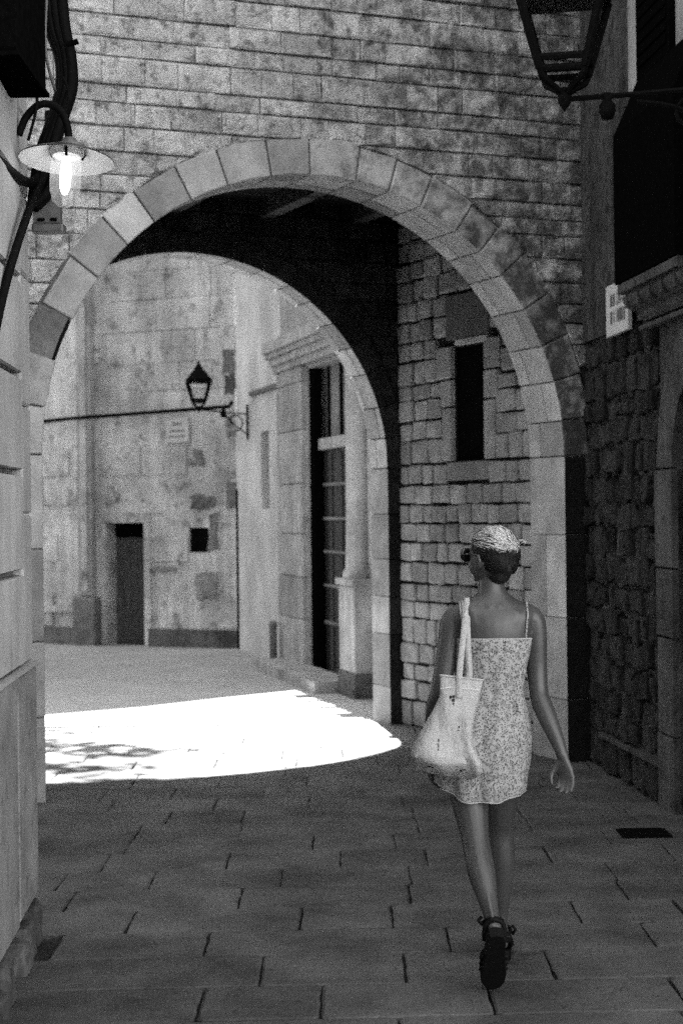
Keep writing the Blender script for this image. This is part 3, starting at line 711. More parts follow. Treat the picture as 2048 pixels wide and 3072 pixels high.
# ================================================================= LANTERNS
def lantern(name, label, base, arm_to, s, rot, group):
    """four sided street lantern on a scrolled wall bracket; base = finial joint, arm_to = wall end"""
    t = thing(name, label, 'lantern', base, 0, group)
    M = Matrix.Rotation(rot, 4, 'Z')
    def P(x, y, z): return M @ Vector((x * s, y * s, z * s))
    zt, zb, zc = 0.46, 0.135, 0.03; wt, wb = 0.185, 0.098
    cn = [(1, 1), (-1, 1), (-1, -1), (1, -1)]
    fr = MB()
    for (a, b) in cn:
        fr.tube([P(a * wb, b * wb, zb - 0.01), P(a * wt, b * wt, zt)], 0.021 * s, 6)
    for w, z, r in ((wt, zt, 0.022), (wb + 0.012, zb + 0.035, 0.017), (wb, zb - 0.01, 0.016)):
        fr.tube([P(a * w, b * w, z) for a, b in cn], r * s, 6, True)
    fr.obj('frame', 'black_iron', t)
    for k in range(4):
        a, b = cn[k]; c, d = cn[(k + 1) % 4]
        obj('pane', me([P(a * wb, b * wb, zb + 0.04), P(c * wb, d * wb, zb + 0.04), P(c * (wt - 0.004), d * (wt - 0.004), zt - 0.01), P(a * (wt - 0.004), b * (wt - 0.004), zt - 0.01)], [(0, 1, 2, 3)]), 'pane_glass', t)
    sc_ = MB()
    for (a, b) in cn:
        sc_.tube(smooth_path([P(a * wb, b * wb, zb - 0.01), P(a * 0.085, b * 0.085, zb - 0.045), P(a * 0.045, b * 0.045, zb - 0.075), P(a * 0.012, b * 0.012, zc)], 4), 0.016 * s, 6)
    sc_.obj('basket', 'black_iron', t)
    fn = MB(); fn.lathe([(0, -0.055 * s), (0.012 * s, -0.035 * s), (0.028 * s, -0.012 * s), (0.03 * s, 0.02 * s), (0.02 * s, 0.04 * s), (0.03 * s, 0.05 * s), (0, 0.06 * s)], (0, 0, 0), 12); fn.obj('finial', 'black_iron', t, True)
    rf = MB()
    lv = [(wt + 0.012, zt - 0.012), (wt + 0.016, zt + 0.045), (wt - 0.01, zt + 0.065), (0.11, zt + 0.16), (0.07, zt + 0.2), (0.06, zt + 0.24), (0.03, zt + 0.27), (0.015, zt + 0.33), (0.001, zt + 0.36)]
    v = [P(a * w, b * w, z) for (w, z) in lv for (a, b) in cn]; f = [(3, 2, 1, 0)]
    for i in range(len(lv) - 1):
        for k in range(4): f.append((i * 4 + k, i * 4 + (k + 1) % 4, (i + 1) * 4 + (k + 1) % 4, (i + 1) * 4 + k))
    rf.add(v, f).obj('roof', 'black_iron', t)
    e = Vector(arm_to) - Vector(base); L = e.length; h = Vector((e.x, e.y, 0)).normalized(); up = Vector((0, 0, 1))
    br = MB()
    br.tube([Vector((0, 0, 0.004)), e * 0.3, e], 0.0125 * s, 6)
    sp = []
    for k in range(15):
        a = -math.pi / 2 + k * 0.42; r = (0.17 - k * 0.0092) * s; sp.append(h * (L - 0.22 * s + r * math.cos(a)) - up * (0.20 * s - r * math.sin(a)))
    br.tube(sp, 0.012 * s, 6)
    br.tube(smooth_path([h * (L * 0.30) - up * 0.02 * s, h * (L * 0.5) - up * 0.07 * s, h * (L * 0.75) - up * 0.27 * s, h * L - up * 0.42 * s], 5), 0.012 * s, 6)
    sp2 = []
    for k in range(12):
        a = math.pi / 2 + k * 0.5; r = (0.075 - k * 0.005) * s; sp2.append(h * (L * 0.52 + r * math.cos(a)) - up * (0.085 * s - r * math.sin(a)))
    br.tube(sp2, 0.01 * s, 6)
    br.tube([h * (L - 0.006) + up * 0.08 * s, h * (L - 0.006) - up * 0.5 * s], 0.02 * s, 6)
    br.obj('bracket', 'black_iron', t)
    kb = MB(); kb.lathe([(0.0, -0.095), (0.025, -0.09), (0.036, -0.06), (0.036, -0.03), (0.022, -0.012), (0.02, 0.022), (0.0, 0.03)], tuple(h * (0.185 if s > 0.9 else 0.3)), 14); kb.obj('knob', 'black_iron', t, True)
    return t
WL = 11.825 - 7.7
lantern('street_lantern', 'large black iron street lantern on a bracket from the right house', (1.0, 7.7, 3.50), (2.03, 7.55, 3.545), 1.0, rad(-12), None)
lantern('street_lantern', 'small black wall lantern bracketed from the bright chapel corner', (-1.715, 21.25, 2.96), (-1.125, 21.22, 2.90), 0.74, rad(10), None)

# ================================================================= GOOSENECK LAMP, CABLES AND BOXES ON THE LEFT CORNER
LX, LY, LZ = -1.035, 6.72, 3.115
gl = thing('gooseneck_lamp', 'lit gooseneck wall lamp with white enamel dish shade and glass jar', 'lamp', (LX, LY, LZ))
MB().tube(smooth_path([(-0.19, 0.02, 0.05), (-0.16, 0.02, 0.12), (-0.105, 0.01, 0.165), (-0.045, 0.005, 0.155), (-0.005, 0, 0.10), (0.008, 0, 0.02)], 6), 0.0145, 10).obj('neck', 'black_iron', gl, True)
MB().lathe([(0.0, 0.035), (0.022, 0.034), (0.03, 0.02), (0.06, 0.006), (0.07, -0.006), (0.0, -0.006)], (0.008, 0, 0), 24).obj('cap', 'grey_box', gl, True)
tilt = Matrix.Rotation(rad(-7), 4, 'X') @ Matrix.Rotation(rad(3), 4, 'Y')
shd = MB().lathe([(0.05, -0.004), (0.10, -0.016), (0.150, -0.036), (0.180, -0.050), (0.183, -0.054)], (0, 0, 0), 40).obj('shade', 'enamel_black', gl, True)
shi = MB().lathe([(0.182, -0.0565), (0.150, -0.0395), (0.10, -0.0195), (0.05, -0.0075)], (0, 0, 0), 40).obj('shade_lining', 'enamel', gl, True)
skt = MB().lathe([(0.064, -0.004), (0.066, -0.03), (0.058, -0.034), (0.058, -0.040), (0.05, -0.042), (0.05, -0.006)], (0, 0, 0), 28).obj('socket', 'porcelain', gl, True)
jar = MB().lathe([(0.054, -0.03), (0.0575, -0.06), (0.060, -0.12), (0.057, -0.175), (0.045, -0.215), (0.022, -0.236), (0.0, -0.242)], (0, 0, 0), 28).obj('jar', 'jar_glass', gl, True)
blb = MB().lathe([(0.0, -0.045), (0.012, -0.05), (0.019, -0.075), (0.021, -0.12), (0.018, -0.165), (0.010, -0.187), (0.0, -0.192)], (0, 0, 0), 20).obj('bulb', 'bulb_glow', gl, True)
clp = MB()
for a in (0.6, 2.7, 4.8): clp.tube([(0.066 * math.cos(a), 0.066 * math.sin(a), -0.005), (0.078 * math.cos(a), 0.078 * math.sin(a), -0.018), (0.06 * math.cos(a), 0.06 * math.sin(a), -0.045)], 0.006, 5)
clp.obj('clip', 'black_iron', gl)
for o in (shd, shi, skt, jar, blb): o.matrix_local = tilt
# electrical boxes
t = thing('meter_box', 'black utility box high on the left house wall', 'box', (-1.20, 6.25, 3.40))
MB().box(-0.02, 0.115, -0.30, 0.30, -0.12, 0.45, 0.012).obj('case', 'black_paint', t)
MB().box(-0.02, 0.125, -0.31, 0.31, -0.135, -0.12, 0.004).obj('rim', 'black_paint', t)
for k in range(3): MB().box(0.02, 0.06, 0.30, 0.325, 0.02 + k * 0.1, 0.07 + k * 0.1, 0.006).obj('clamp', 'black_iron', t)
t = thing('junction_box', 'grey metal junction box beneath the lit gooseneck lamp', 'box', (-1.18, 7.12, 2.86))
MB().box(-0.055, 0.055, -0.04, 0.04, 0.02, 0.28, 0.006).obj('case', 'grey_box', t)
MB().box(-0.058, 0.07, -0.05, 0.045, -0.012, 0.018, 0.006).obj('tray', 'grey_box', t)
for x in (-0.03, 0.02): MB().box(x, x + 0.025, -0.055, -0.04, 0.03, 0.042, 0.002).obj('clip', 'black_paint', t)
def cable(label, pts, r, mat='cable_rubber', grp='black cables on the left corner'):
    c = thing('power_cable', label, 'cable', (0, 0, 0), 0, grp)
    MB().tube(smooth_path(pts, 6), r, 8).obj('sheath', mat, c, True)
Q = lambda x, y, z: Vector((x, y, z))
LB = 'black power cable in the tangled bundle on the left house corner'
for k in range(13):
    dx = R.uniform(-0.06, 0.03); dy = R.uniform(-0.05, 0.05)
    cable(LB, [Q(-1.155 + dx, 7.10 + dy, 4.2), Q(-1.12 + dx, 7.10 + dy, 3.72), Q(-1.088 + dx * 0.7, 7.10 + dy, 3.56), Q(-1.085 + dx * 0.7, 7.10 + dy, 3.43), Q(-1.125 + dx * 0.6, 7.10 + dy, 3.30), Q(-1.165 + dx * 0.8, 7.09 + dy, 3.16), Q(-1.18 + dx, 7.09 + dy, 3.02), Q(-1.225, 7.05 + dy, 2.94)], R.uniform(0.015, 0.026))
cable('thick black conduit hanging straight down from the cable bundle to the near wall', [Q(-1.105, 7.08, 3.36), Q(-1.15, 7.06, 3.16), Q(-1.185, 6.98, 3.02), Q(-1.185, 6.70, 2.86), Q(-1.19, 6.25, 2.52), Q(-1.205, 5.9, 2.1), Q(-1.215, 5.3, 1.4)], 0.0165)
cable('thick black hose looping in a hook from the wall into the bundle', [Q(-1.235, 6.3, 2.99), Q(-1.218, 6.8, 3.0), Q(-1.20, 7.04, 3.06), Q(-1.175, 7.1, 3.18), Q(-1.165, 7.1, 3.34)], 0.02)
cable('thin black wire hanging in a loop off the cable bundle', [Q(-1.085, 6.95, 3.44), Q(-1.068, 6.95, 3.40), Q(-1.063, 6.95, 3.36), Q(-1.072, 6.95, 3.325), Q(-1.10, 6.95, 3.315)], 0.005)
cable('thin black wire dropping past the utility box', [Q(-1.14, 6.75, 3.7), Q(-1.16, 6.72, 3.4), Q(-1.15, 6.72, 3.28), Q(-1.185, 6.72, 3.14)], 0.006)
cable('thin grey wire slanting beside the utility box', [Q(-1.10, 6.7, 3.75), Q(-1.12, 6.75, 3.5), Q(-1.10, 6.85, 3.36)], 0.006, 'grey_box')
t = thing('cable_connector', 'small black cable connector dangling beside the bundle', 'connector', (-1.045, 6.95, 3.575))
MB().tube([(-0.022, 0, -0.006), (0.022, 0, 0.006)], 0.012, 8).obj('plug', 'black_paint', t)
MB().tube(smooth_path([(-0.022, 0, -0.006), (-0.04, 0, 0.0), (-0.05, 0, 0.06)], 4), 0.004, 5).obj('lead', 'cable_rubber', t)

# ================================================================= TREE OF THE SQUARE (throws the dappled shade)
tree = thing('plane_tree', 'leafy tree of the square whose crown dapples the sunlit paving', 'tree', (-5.35, 19.05, 0))
m = MB(); m.tube(smooth_path([(0, 0, -0.1), (0.05, 0, 2.0), (0.1, 0, 4.6), (0.3, 0, 7.2), (0.6, 0, 9.8)], 4), [0.24 - 0.0095 * k for k in range(17)], 10)
for k in range(9):
    a = k * 2.4; b = Vector((0.25 + 0.05 * k, 0, 6.9 + 0.3 * k)); e = b + Vector((math.cos(a) * 1.9, math.sin(a) * 1.9, 1.2 + 0.2 * (k % 3)))
    m.tube(smooth_path([b, (b + e) / 2 + Vector((0, 0, -0.15)), e], 3), [0.09 - 0.012 * j for j in range(7)], 6)
m.obj('trunk', 'bark', tree, True)
m = MB(); q = random.Random(5)
clumps = [(Vector((0.55, 0, 10.0)) + Vector((q.gauss(0, 1.05), q.gauss(0, 1.3), q.gauss(0, 0.9)))) for _ in range(30)]
for c in clumps:
    for j in range(60):
        p = c + Vector((q.gauss(0, 0.20), q.gauss(0, 0.13), q.gauss(0, 0.14)))
        a = Vector((q.uniform(-1, 1), q.uniform(-1, 1), q.uniform(-0.6, 0.6))).normalized(); b = a.cross(Vector((q.uniform(-1, 1), q.uniform(-1, 1), q.uniform(-1, 1)))).normalized(); s = q.uniform(0.07, 0.13)
        m.add([p - a * s, p + b * s * 0.6, p + a * s, p - b * s * 0.6], [(0, 1, 2, 3)])
m.obj('crown', 'foliage', tree)

# ================================================================= THE WALKING WOMAN
PX, PY = 0.53, 6.45
person = thing('person', 'woman in a short floral sundress walking away with her hair pinned up', 'person', (PX, PY, 0))
def to_local(v): return Vector((v[0] - PX, v[1] - PY, v[2]))
class Body(MB):
    def rings(s, rs, n=20, cap=True):
        """rs: list of (center, ax vector, ay vector)"""
        v = []; f = []
        for (c, ax, ay) in rs:
            for k in range(n):
                a = 2 * math.pi * k / n; v.append(Vector(c) + Vector(ax) * math.cos(a) + Vector(ay) * math.sin(a))
        for i in range(len(rs) - 1):
            for k in range(n):
                k2 = (k + 1) % n; f.append((i * n + k, i * n + k2, (i + 1) * n + k2, (i + 1) * n + k))
        if cap: f += [tuple(reversed(range(n))), tuple(range((len(rs) - 1) * n, len(rs) * n))]
        return s.add(v, f)
    def limb(s, pts, k=5, n=14, flat=1.0, side=Vector((1, 0, 0))):
        """pts: (x, y, z, r) or (x, y, z, rx, ry)"""
        P = smooth_path([Vector(p[:3]) for p in pts], k)
        R1 = smooth_path([Vector((p[3], p[4] if len(p) > 4 else p[3], 0)) for p in pts], k); rs = []
        for i, p in enumerate(P):
            t = (P[min(i + 1, len(P) - 1)] - P[max(i - 1, 0)]).normalized(); ax = (side - t * side.dot(t)).normalized(); ay = t.cross(ax)
            rs.append((p, ax * R1[i].x, ay * R1[i].y))
        # rounded ends
        t0 = (P[1] - P[0]).normalized(); t1 = (P[-1] - P[-2]).normalized()
        rs = [(rs[0][0] - t0 * rs[0][1].length * 0.6, rs[0][1] * 0.5, rs[0][2] * 0.5)] + rs + [(rs[-1][0] + t1 * rs[-1][1].length * 0.6, rs[-1][1] * 0.5, rs[-1][2] * 0.5)]
        return s.rings(rs, n)
TORSO = [(0.70, 0.507, 0.135, 0.095, 6.455), (0.78, 0.511, 0.155, 0.108, 6.455), (0.86, 0.515, 0.160, 0.113, 6.45), (0.95, 0.525, 0.138, 0.098, 6.45), (1.04, 0.536, 0.110, 0.082, 6.455),
         (1.12, 0.544, 0.118, 0.085, 6.455), (1.20, 0.551, 0.134, 0.090, 6.45), (1.265, 0.553, 0.150, 0.088, 6.445), (1.315, 0.553, 0.162, 0.076, 6.44), (1.345, 0.553, 0.140, 0.062, 6.442),
         (1.368, 0.553, 0.095, 0.054, 6.447), (1.392, 0.552, 0.062, 0.051, 6.455), (1.42, 0.550, 0.0495, 0.050, 6.46), (1.47, 0.549, 0.047, 0.050, 6.467), (1.50, 0.549, 0.045, 0.05, 6.47)]
B = Body()
tr_ = smooth_path([Vector((t[1], t[4], t[0])) for t in TORSO], 4); tq = smooth_path([Vector((t[2], t[3], 0)) for t in TORSO], 4)
B.rings([(p, Vector((q_.x, 0, 0)), Vector((0, q_.y, 0))) for p, q_ in zip(tr_, tq)], 28)
# shoulder blades and spine relief
B.limb([(0.475, 6.406, 1.325, 0.032), (0.490, 6.399, 1.285, 0.034), (0.502, 6.398, 1.25, 0.024)])
B.limb([(0.631, 6.406, 1.325, 0.032), (0.616, 6.399, 1.285, 0.034), (0.604, 6.398, 1.25, 0.024)])
B.limb([(0.536, 6.396, 1.35, 0.018), (0.535, 6.390, 1.28, 0.023), (0.532, 6.391, 1.2, 0.023)])
B.limb([(0.570, 6.396, 1.35, 0.018), (0.571, 6.390, 1.28, 0.023), (0.570, 6.391, 1.2, 0.023)])
B.limb([(0.478, 6.315, 0.45, 0.020), (0.488, 6.262, 0.40, 0.026), (0.500, 6.195, 0.34, 0.017), (0.510, 6.138, 0.285, 0.009), (0.517, 6.108, 0.24, 0.010)])
B.limb([(0.580, 6.545, 0.43, 0.020), (0.580, 6.555, 0.37, 0.024), (0.583, 6.592, 0.30, 0.016), (0.585, 6.60, 0.22, 0.009), (0.586, 6.600, 0.13, 0.010)])
# arms
B.limb([(0.655, 6.445, 1.318, 0.045), (0.700, 6.45, 1.295, 0.044), (0.710, 6.455, 1.22, 0.042), (0.713, 6.46, 1.12, 0.039), (0.717, 6.45, 1.03, 0.036), (0.726, 6.435, 0.99, 0.038), (0.748, 6.41, 0.93, 0.035), (0.775, 6.385, 0.86, 0.028), (0.795, 6.365, 0.80, 0.0215)])
B.limb([(0.450, 6.445, 1.318, 0.045), (0.405, 6.45, 1.295, 0.044), (0.390, 6.45, 1.22, 0.042), (0.372, 6.44, 1.12, 0.039), (0.352, 6.43, 1.03, 0.036), (0.340, 6.45, 0.98, 0.038), (0.328, 6.49, 0.90, 0.032), (0.322, 6.53, 0.83, 0.025), (0.321, 6.55, 0.795, 0.021)])
def hand(w, d, wid, nrm, thumb):
    d = Vector(d).normalized(); wid = Vector(wid); wid = (wid - d * wid.dot(d)).normalized(); nrm = Vector(nrm); nrm = (nrm - d * nrm.dot(d) - wid * nrm.dot(wid)).normalized(); w = Vector(w)
    B.rings([(w + d * x, wid * a, nrm * b) for x, a, b in ((-0.02, 0.017, 0.014), (0.0, 0.019, 0.0155), (0.02, 0.026, 0.015), (0.045, 0.034, 0.014), (0.07, 0.036, 0.0125), (0.08, 0.032, 0.010))], 14)
    for i, (off, L) in enumerate(((-0.0265, 0.066), (-0.009, 0.074), (0.009, 0.071), (0.0262, 0.055))):
        p = w + d * 0.068 + wid * off * 1.0; pts = [tuple(p) + (0.0095,)]; ang = 0.12; spread = off * 1.6
        for j, fr in enumerate((0.42, 0.32, 0.26)):
            ang += (0.22, 0.38, 0.30)[j] * (1 + 0.12 * i)
            p = p + (d * math.cos(ang) + nrm * math.sin(ang) + wid * spread).normalized() * L * fr; pts.append(tuple(p) + ((0.0088, 0.0080, 0.0066)[j],))
        B.limb(pts, 3, 10, side=wid)
    s = -thumb
    p0 = w + d * 0.012 + wid * thumb * 0.020; p1 = w + d * 0.04 + wid * thumb * 0.043 + nrm * 0.012; p2 = w + d * 0.066 + wid * thumb * 0.050 + nrm * 0.022; p3 = w + d * 0.090 + wid * thumb * 0.046 + nrm * 0.030
    B.limb([tuple(p0) + (0.015,), tuple(p1) + (0.0125,), tuple(p2) + (0.0100,), tuple(p3) + (0.0075,)], 3, 10)
hand((0.797, 6.362, 0.797), (0.10, -0.02, -1), (-0.85, 0.5, 0), (-0.5, -0.85, 0), 1)
hand((0.321, 6.552, 0.79), (0.12, 0.05, -1), (0.5, 0.85, 0), (0.85, -0.5, 0), 1)
# legs
B.limb([(0.452, 6.455, 0.80, 0.088), (0.455, 6.44, 0.70, 0.079), (0.460, 6.41, 0.61, 0.066), (0.470, 6.362, 0.52, 0.053), (0.478, 6.325, 0.46, 0.051), (0.487, 6.275, 0.40, 0.051), (0.500, 6.215, 0.33, 0.038), (0.511, 6.165, 0.275, 0.0285), (0.516, 6.146, 0.25, 0.0275), (0.519, 6.135, 0.22, 0.028)])
B.limb([(0.575, 6.465, 0.80, 0.086), (0.578, 6.48, 0.70, 0.076), (0.578, 6.52, 0.60, 0.064), (0.580, 6.555, 0.505, 0.051), (0.584, 6.565, 0.43, 0.049), (0.587, 6.575, 0.365, 0.049), (0.586, 6.595, 0.27, 0.038), (0.585, 6.62, 0.17, 0.027), (0.585, 6.625, 0.125, 0.0265), (0.585, 6.625, 0.09, 0.028)])
FEET = []                                   # heel point, forward, up, side: the near foot is lifted on its toes
for (hx, hy, hz, yaw, pitch) in ((0.519, 6.062, 0.192, -0.03, rad(55)), (0.586, 6.615, 0.0, 0.06, 0.0)):
    g = Vector((yaw, 1, 0)).normalized(); d = g * math.cos(pitch) - Vector((0, 0, math.sin(pitch))); sd = Vector((g.y, -g.x, 0)); FEET.append((Vector((hx, hy, hz)), d, sd.cross(d), sd))
for h, d, up_, sd in FEET:
    B.rings([(h + d * x + up_ * z, sd * a, up_ * b) for x, z, a, b in ((-0.035, 0.065, 0.012, 0.012), (-0.025, 0.067, 0.024, 0.022), (0.02, 0.075, 0.029, 0.03), (0.07, 0.068, 0.031, 0.03), (0.12, 0.052, 0.037, 0.022), (0.165, 0.043, 0.040, 0.014), (0.20, 0.040, 0.034, 0.010), (0.215, 0.038, 0.018, 0.006))], 14)
# head, turned to the left
HA = rad(40); HF = Vector((-math.sin(HA), math.cos(HA), 0)); HR = Vector((math.cos(HA), math.sin(HA), 0)); HC = Vector((0.553, 6.455, 0))
hr = [(1.632, 0.0, 0.022, 0.03), (1.618, 0.0, 0.048, 0.064), (1.59, 0.0, 0.066, 0.086), (1.555, 0.0, 0.072, 0.094), (1.52, 0.002, 0.070, 0.093), (1.49, 0.008, 0.064, 0.085), (1.462, 0.020, 0.054, 0.068), (1.442, 0.038, 0.041, 0.047), (1.432, 0.05, 0.022, 0.026)]
B.rings([(HC + HF * o + Vector((0, 0, z)), HR * a, HF * b) for z, o, a, b in reversed(hr)], 22)
nb = HC + HF * 0.092
B.limb([tuple(nb + Vector((0, 0, 1.545))) + (0.008,), tuple(nb + HF * 0.010 + Vector((0, 0, 1.52))) + (0.009,), tuple(nb + HF * 0.016 + Vector((0, 0, 1.500))) + (0.011,), tuple(nb + HF * 0.002 + Vector((0, 0, 1.490))) + (0.009,)], 3, 10)   # nose
B.limb([tuple(nb - HF * 0.008 - HR * 0.018 + Vector((0, 0, 1.472))) + (0.006,), tuple(nb + Vector((0, 0, 1.472))) + (0.009,), tuple(nb - HF * 0.008 + HR * 0.018 + Vector((0, 0, 1.472))) + (0.006,)], 3, 8)   # lips
for s in (-1, 1):                                                     # ears, brow and cheek
    e = HC + HR * s * 0.070 - HF * 0.005
    B.limb([tuple(e + Vector((0, 0, 1.485))) + (0.006,), tuple(e + HR * s * 0.010 - HF * 0.008 + Vector((0, 0, 1.497))) + (0.008,), tuple(e + HR * s * 0.016 - HF * 0.016 + Vector((0, 0, 1.520))) + (0.008,), tuple(e + HR * s * 0.012 - HF * 0.004 + Vector((0, 0, 1.537))) + (0.006,), tuple(e + Vector((0, 0, 1.53))) + (0.005,)], 3, 8)
    c = HC + HR * s * 0.038 + HF * 0.068
    B.limb([tuple(c + Vector((0, 0, 1.505))) + (0.018,), tuple(c - HF * 0.01 + Vector((0, 0, 1.475))) + (0.016,)], 3, 10)
B.v = [to_local(v) for v in B.v]
raw = obj('body', B.mesh(True, 'body'), 'skin', person)
md = raw.modifiers.new('r', 'REMESH'); md.mode = 'VOXEL'; md.voxel_size = 0.0048; md.use_smooth_shade = True
sm = raw.modifiers.new('s', 'SMOOTH'); sm.factor = 0.5; sm.iterations = 9
bpy.context.view_layer.update()
dg = bpy.context.evaluated_depsgraph_get(); nm = bpy.data.meshes.new_from_object(raw.evaluated_get(dg)); raw.modifiers.clear(); raw.data = nm
for p in nm.polygons: p.use_smooth = True
if not nm.materials: nm.materials.append(MATS['skin'])

# dress
DR = [(0.645, 0.500, 0.147, 0.118), (0.70, 0.503, 0.156, 0.122), (0.78, 0.509, 0.1655, 0.123), (0.86, 0.516, 0.169, 0.122), (0.95, 0.526, 0.148, 0.107), (1.04, 0.536, 0.119, 0.091), (1.12, 0.544, 0.127, 0.095), (1.18, 0.549, 0.136, 0.098), (1.232, 0.552, 0.143, 0.099)]
def dress_ring(z):
    z = min(max(z, DR[0][0]), DR[-1][0])
    for i in range(len(DR) - 1):
        if DR[i][0] <= z <= DR[i + 1][0]:
            t = (z - DR[i][0]) / (DR[i + 1][0] - DR[i][0]); t = t * t * (3 - 2 * t) * 0.5 + t * 0.5
            return tuple(a + (b - a) * t for a, b in zip(DR[i], DR[i + 1]))
v = []; f = []; NR, NA = 64, 96
for i in range(NR + 1):
    t = i / NR
    for k in range(NA):
        a = 2 * math.pi * k / NA; ca, sa = math.cos(a), math.sin(a)
        hem = 0.650 + 0.012 * sa + (0.045 * max(0, -ca) ** 2 + 0.012 * max(0, ca)) + 0.004 * math.sin(a * 7)
        topz = 1.232 - 0.006 * (1 - abs(sa))
        if sa > 0: topz += 0.03 * sa * abs(math.cos(a * 1.0)) 
        z = hem + (topz - hem) * t
        _, cx, ra, rb = dress_ring(z)
        p = Vector((cx + ra * ca, 6.452 + rb * sa, z))
        w = noise.noise(Vector((ca * 2.2, sa * 2.2, z * 3.2 + 4))) * 0.015 + noise.noise(Vector((ca * 5, sa * 5, z * 9))) * 0.007
        w *= 0.35 + 0.65 * (1 - t) + 0.4 * math.exp(-((z - 1.03) / 0.07) ** 2)
        w += 0.006 * (1 - t) ** 3 * math.sin(a * 9 + 1)
        p += Vector((ca, sa, 0)) * (w + 0.003)
        v.append(to_local(p))
for i in range(NR):
    for k in range(NA):
        k2 = (k + 1) % NA; f.append((i * NA + k, i * NA + k2, (i + 1) * NA + k2, (i + 1) * NA + k))
dress = obj('dress', me(v, f, 'dress', True), 'floral_cotton', person)
sd_ = dress.modifiers.new('solid', 'SOLIDIFY'); sd_.thickness = 0.004; sd_.offset = 0
hm = MB(); hm.tube([v[k] for k in range(NA)], 0.0035, 6, True); hm.obj('hem', 'canvas', dress, True)
hm = MB(); hm.tube([v[NR * NA + k] for k in range(NA)], 0.0032, 6, True); hm.obj('neckline', 'canvas', dress, True)
# body surface lookup from behind for straps
from mathutils.bvhtree import BVHTree
bvh = BVHTree.FromPolygons([q_.co[:] for q_ in nm.vertices], [tuple(p.vertices) for p in nm.polygons])
def back(x, z, off=0.004):
    h = bvh.ray_cast(to_local((x, 6.0, z)), Vector((0, 1, 0)))
    return h[0] + Vector((0, -off, 0)) if h[0] else to_local((x, 6.44, z))
def front(x, z, off=0.004):
    h = bvh.ray_cast(to_local((x, 7.0, z)), Vector((0, -1, 0)))
    return h[0] + Vector((0, off, 0)) if h[0] else to_local((x, 6.46, z))
def ontop(x, y, off=0.004):
    h = bvh.ray_cast(to_local((x, y, 1.42)), Vector((0, 0, -1)))
    return h[0] + Vector((0, 0, off)) if h[0] else to_local((x, y, 1.34))
for xs in (((0.667, 1.225), (0.668, 1.26), (0.672, 1.30), (0.674, 1.325)), ((0.436, 1.225), (0.437, 1.26), (0.434, 1.30), (0.431, 1.325))):
    pts = [back(x, z) for x, z in xs]; xe = xs[-1][0]
    pts += [ontop(xe, 6.42), ontop(xe, 6.45), ontop(xe, 6.48)] + [front(xe, 1.30), front(xe + (0.552 - xe) * 0.12, 1.24)]
    MB().tube(smooth_path(pts, 4), 0.0045, 6).obj('strap', 'floral_cotton', dress, True)

# hair: dark pinned-up under layer with a loose bun, paler strands swept over the crown
hb = Body()
def ell(c, rx, ry, rz, n=14, F=Vector((0, 1, 0)), Rt=Vector((1, 0, 0))):
    hb.rings([(Vector(c) + Vector((0, 0, rz * math.cos(math.pi * (n - i) / n))), Rt * max(rx * math.sin(math.pi * (n - i) / n), 0.001), F * max(ry * math.sin(math.pi * (n - i) / n), 0.001)) for i in range(n + 1)], 20)
hc = HC - HF * 0.012
ell(hc + Vector((0, 0, 1.562)), 0.079, 0.094, 0.078, F=HF, Rt=HR)
ell(hc - HF * 0.030 + Vector((0, 0, 1.515)), 0.066, 0.066, 0.062, F=HF, Rt=HR)
ell(hc - HF * 0.030 + Vector((-0.005, 0, 1.472)), 0.045, 0.045, 0.045, F=HF, Rt=HR)
ell((0.612, 6.392, 1.556), 0.040, 0.040, 0.034); ell((0.626, 6.40, 1.54), 0.024, 0.032, 0.034); ell((0.600, 6.40, 1.50), 0.030, 0.04, 0.045)
hb.v = [to_local(q_) for q_ in hb.v]
hair = obj('hair', hb.mesh(True, 'hair'), 'hair_dark', person)
md = hair.modifiers.new('r', 'REMESH'); md.mode = 'VOXEL'; md.voxel_size = 0.005; md.use_smooth_shade = True
sm = hair.modifiers.new('s', 'SMOOTH'); sm.factor = 0.5; sm.iterations = 6
bpy.context.view_layer.update(); dg = bpy.context.evaluated_depsgraph_get(); hm_ = bpy.data.meshes.new_from_object(hair.evaluated_get(dg)); hair.modifiers.clear(); hair.data = hm_
for p in hm_.polygons: p.use_smooth = True
if not hm_.materials: hm_.materials.append(MATS['hair_dark'])
hv = BVHTree.FromPolygons([q_.co[:] for q_ in hm_.vertices], [tuple(p.vertices) for p in hm_.polygons])
def on_hair(p, off):
    loc, nrm, _, _ = hv.find_nearest(p); c = to_local((0.56, 6.44, 1.54))
    return loc + (loc - c).normalized() * off
q = random.Random(9); lt = MB(); dk = MB()
bun = to_local((0.618, 6.372, 1.562))
hc_ = to_local((0.553, 6.445, 1.55)); made = 0
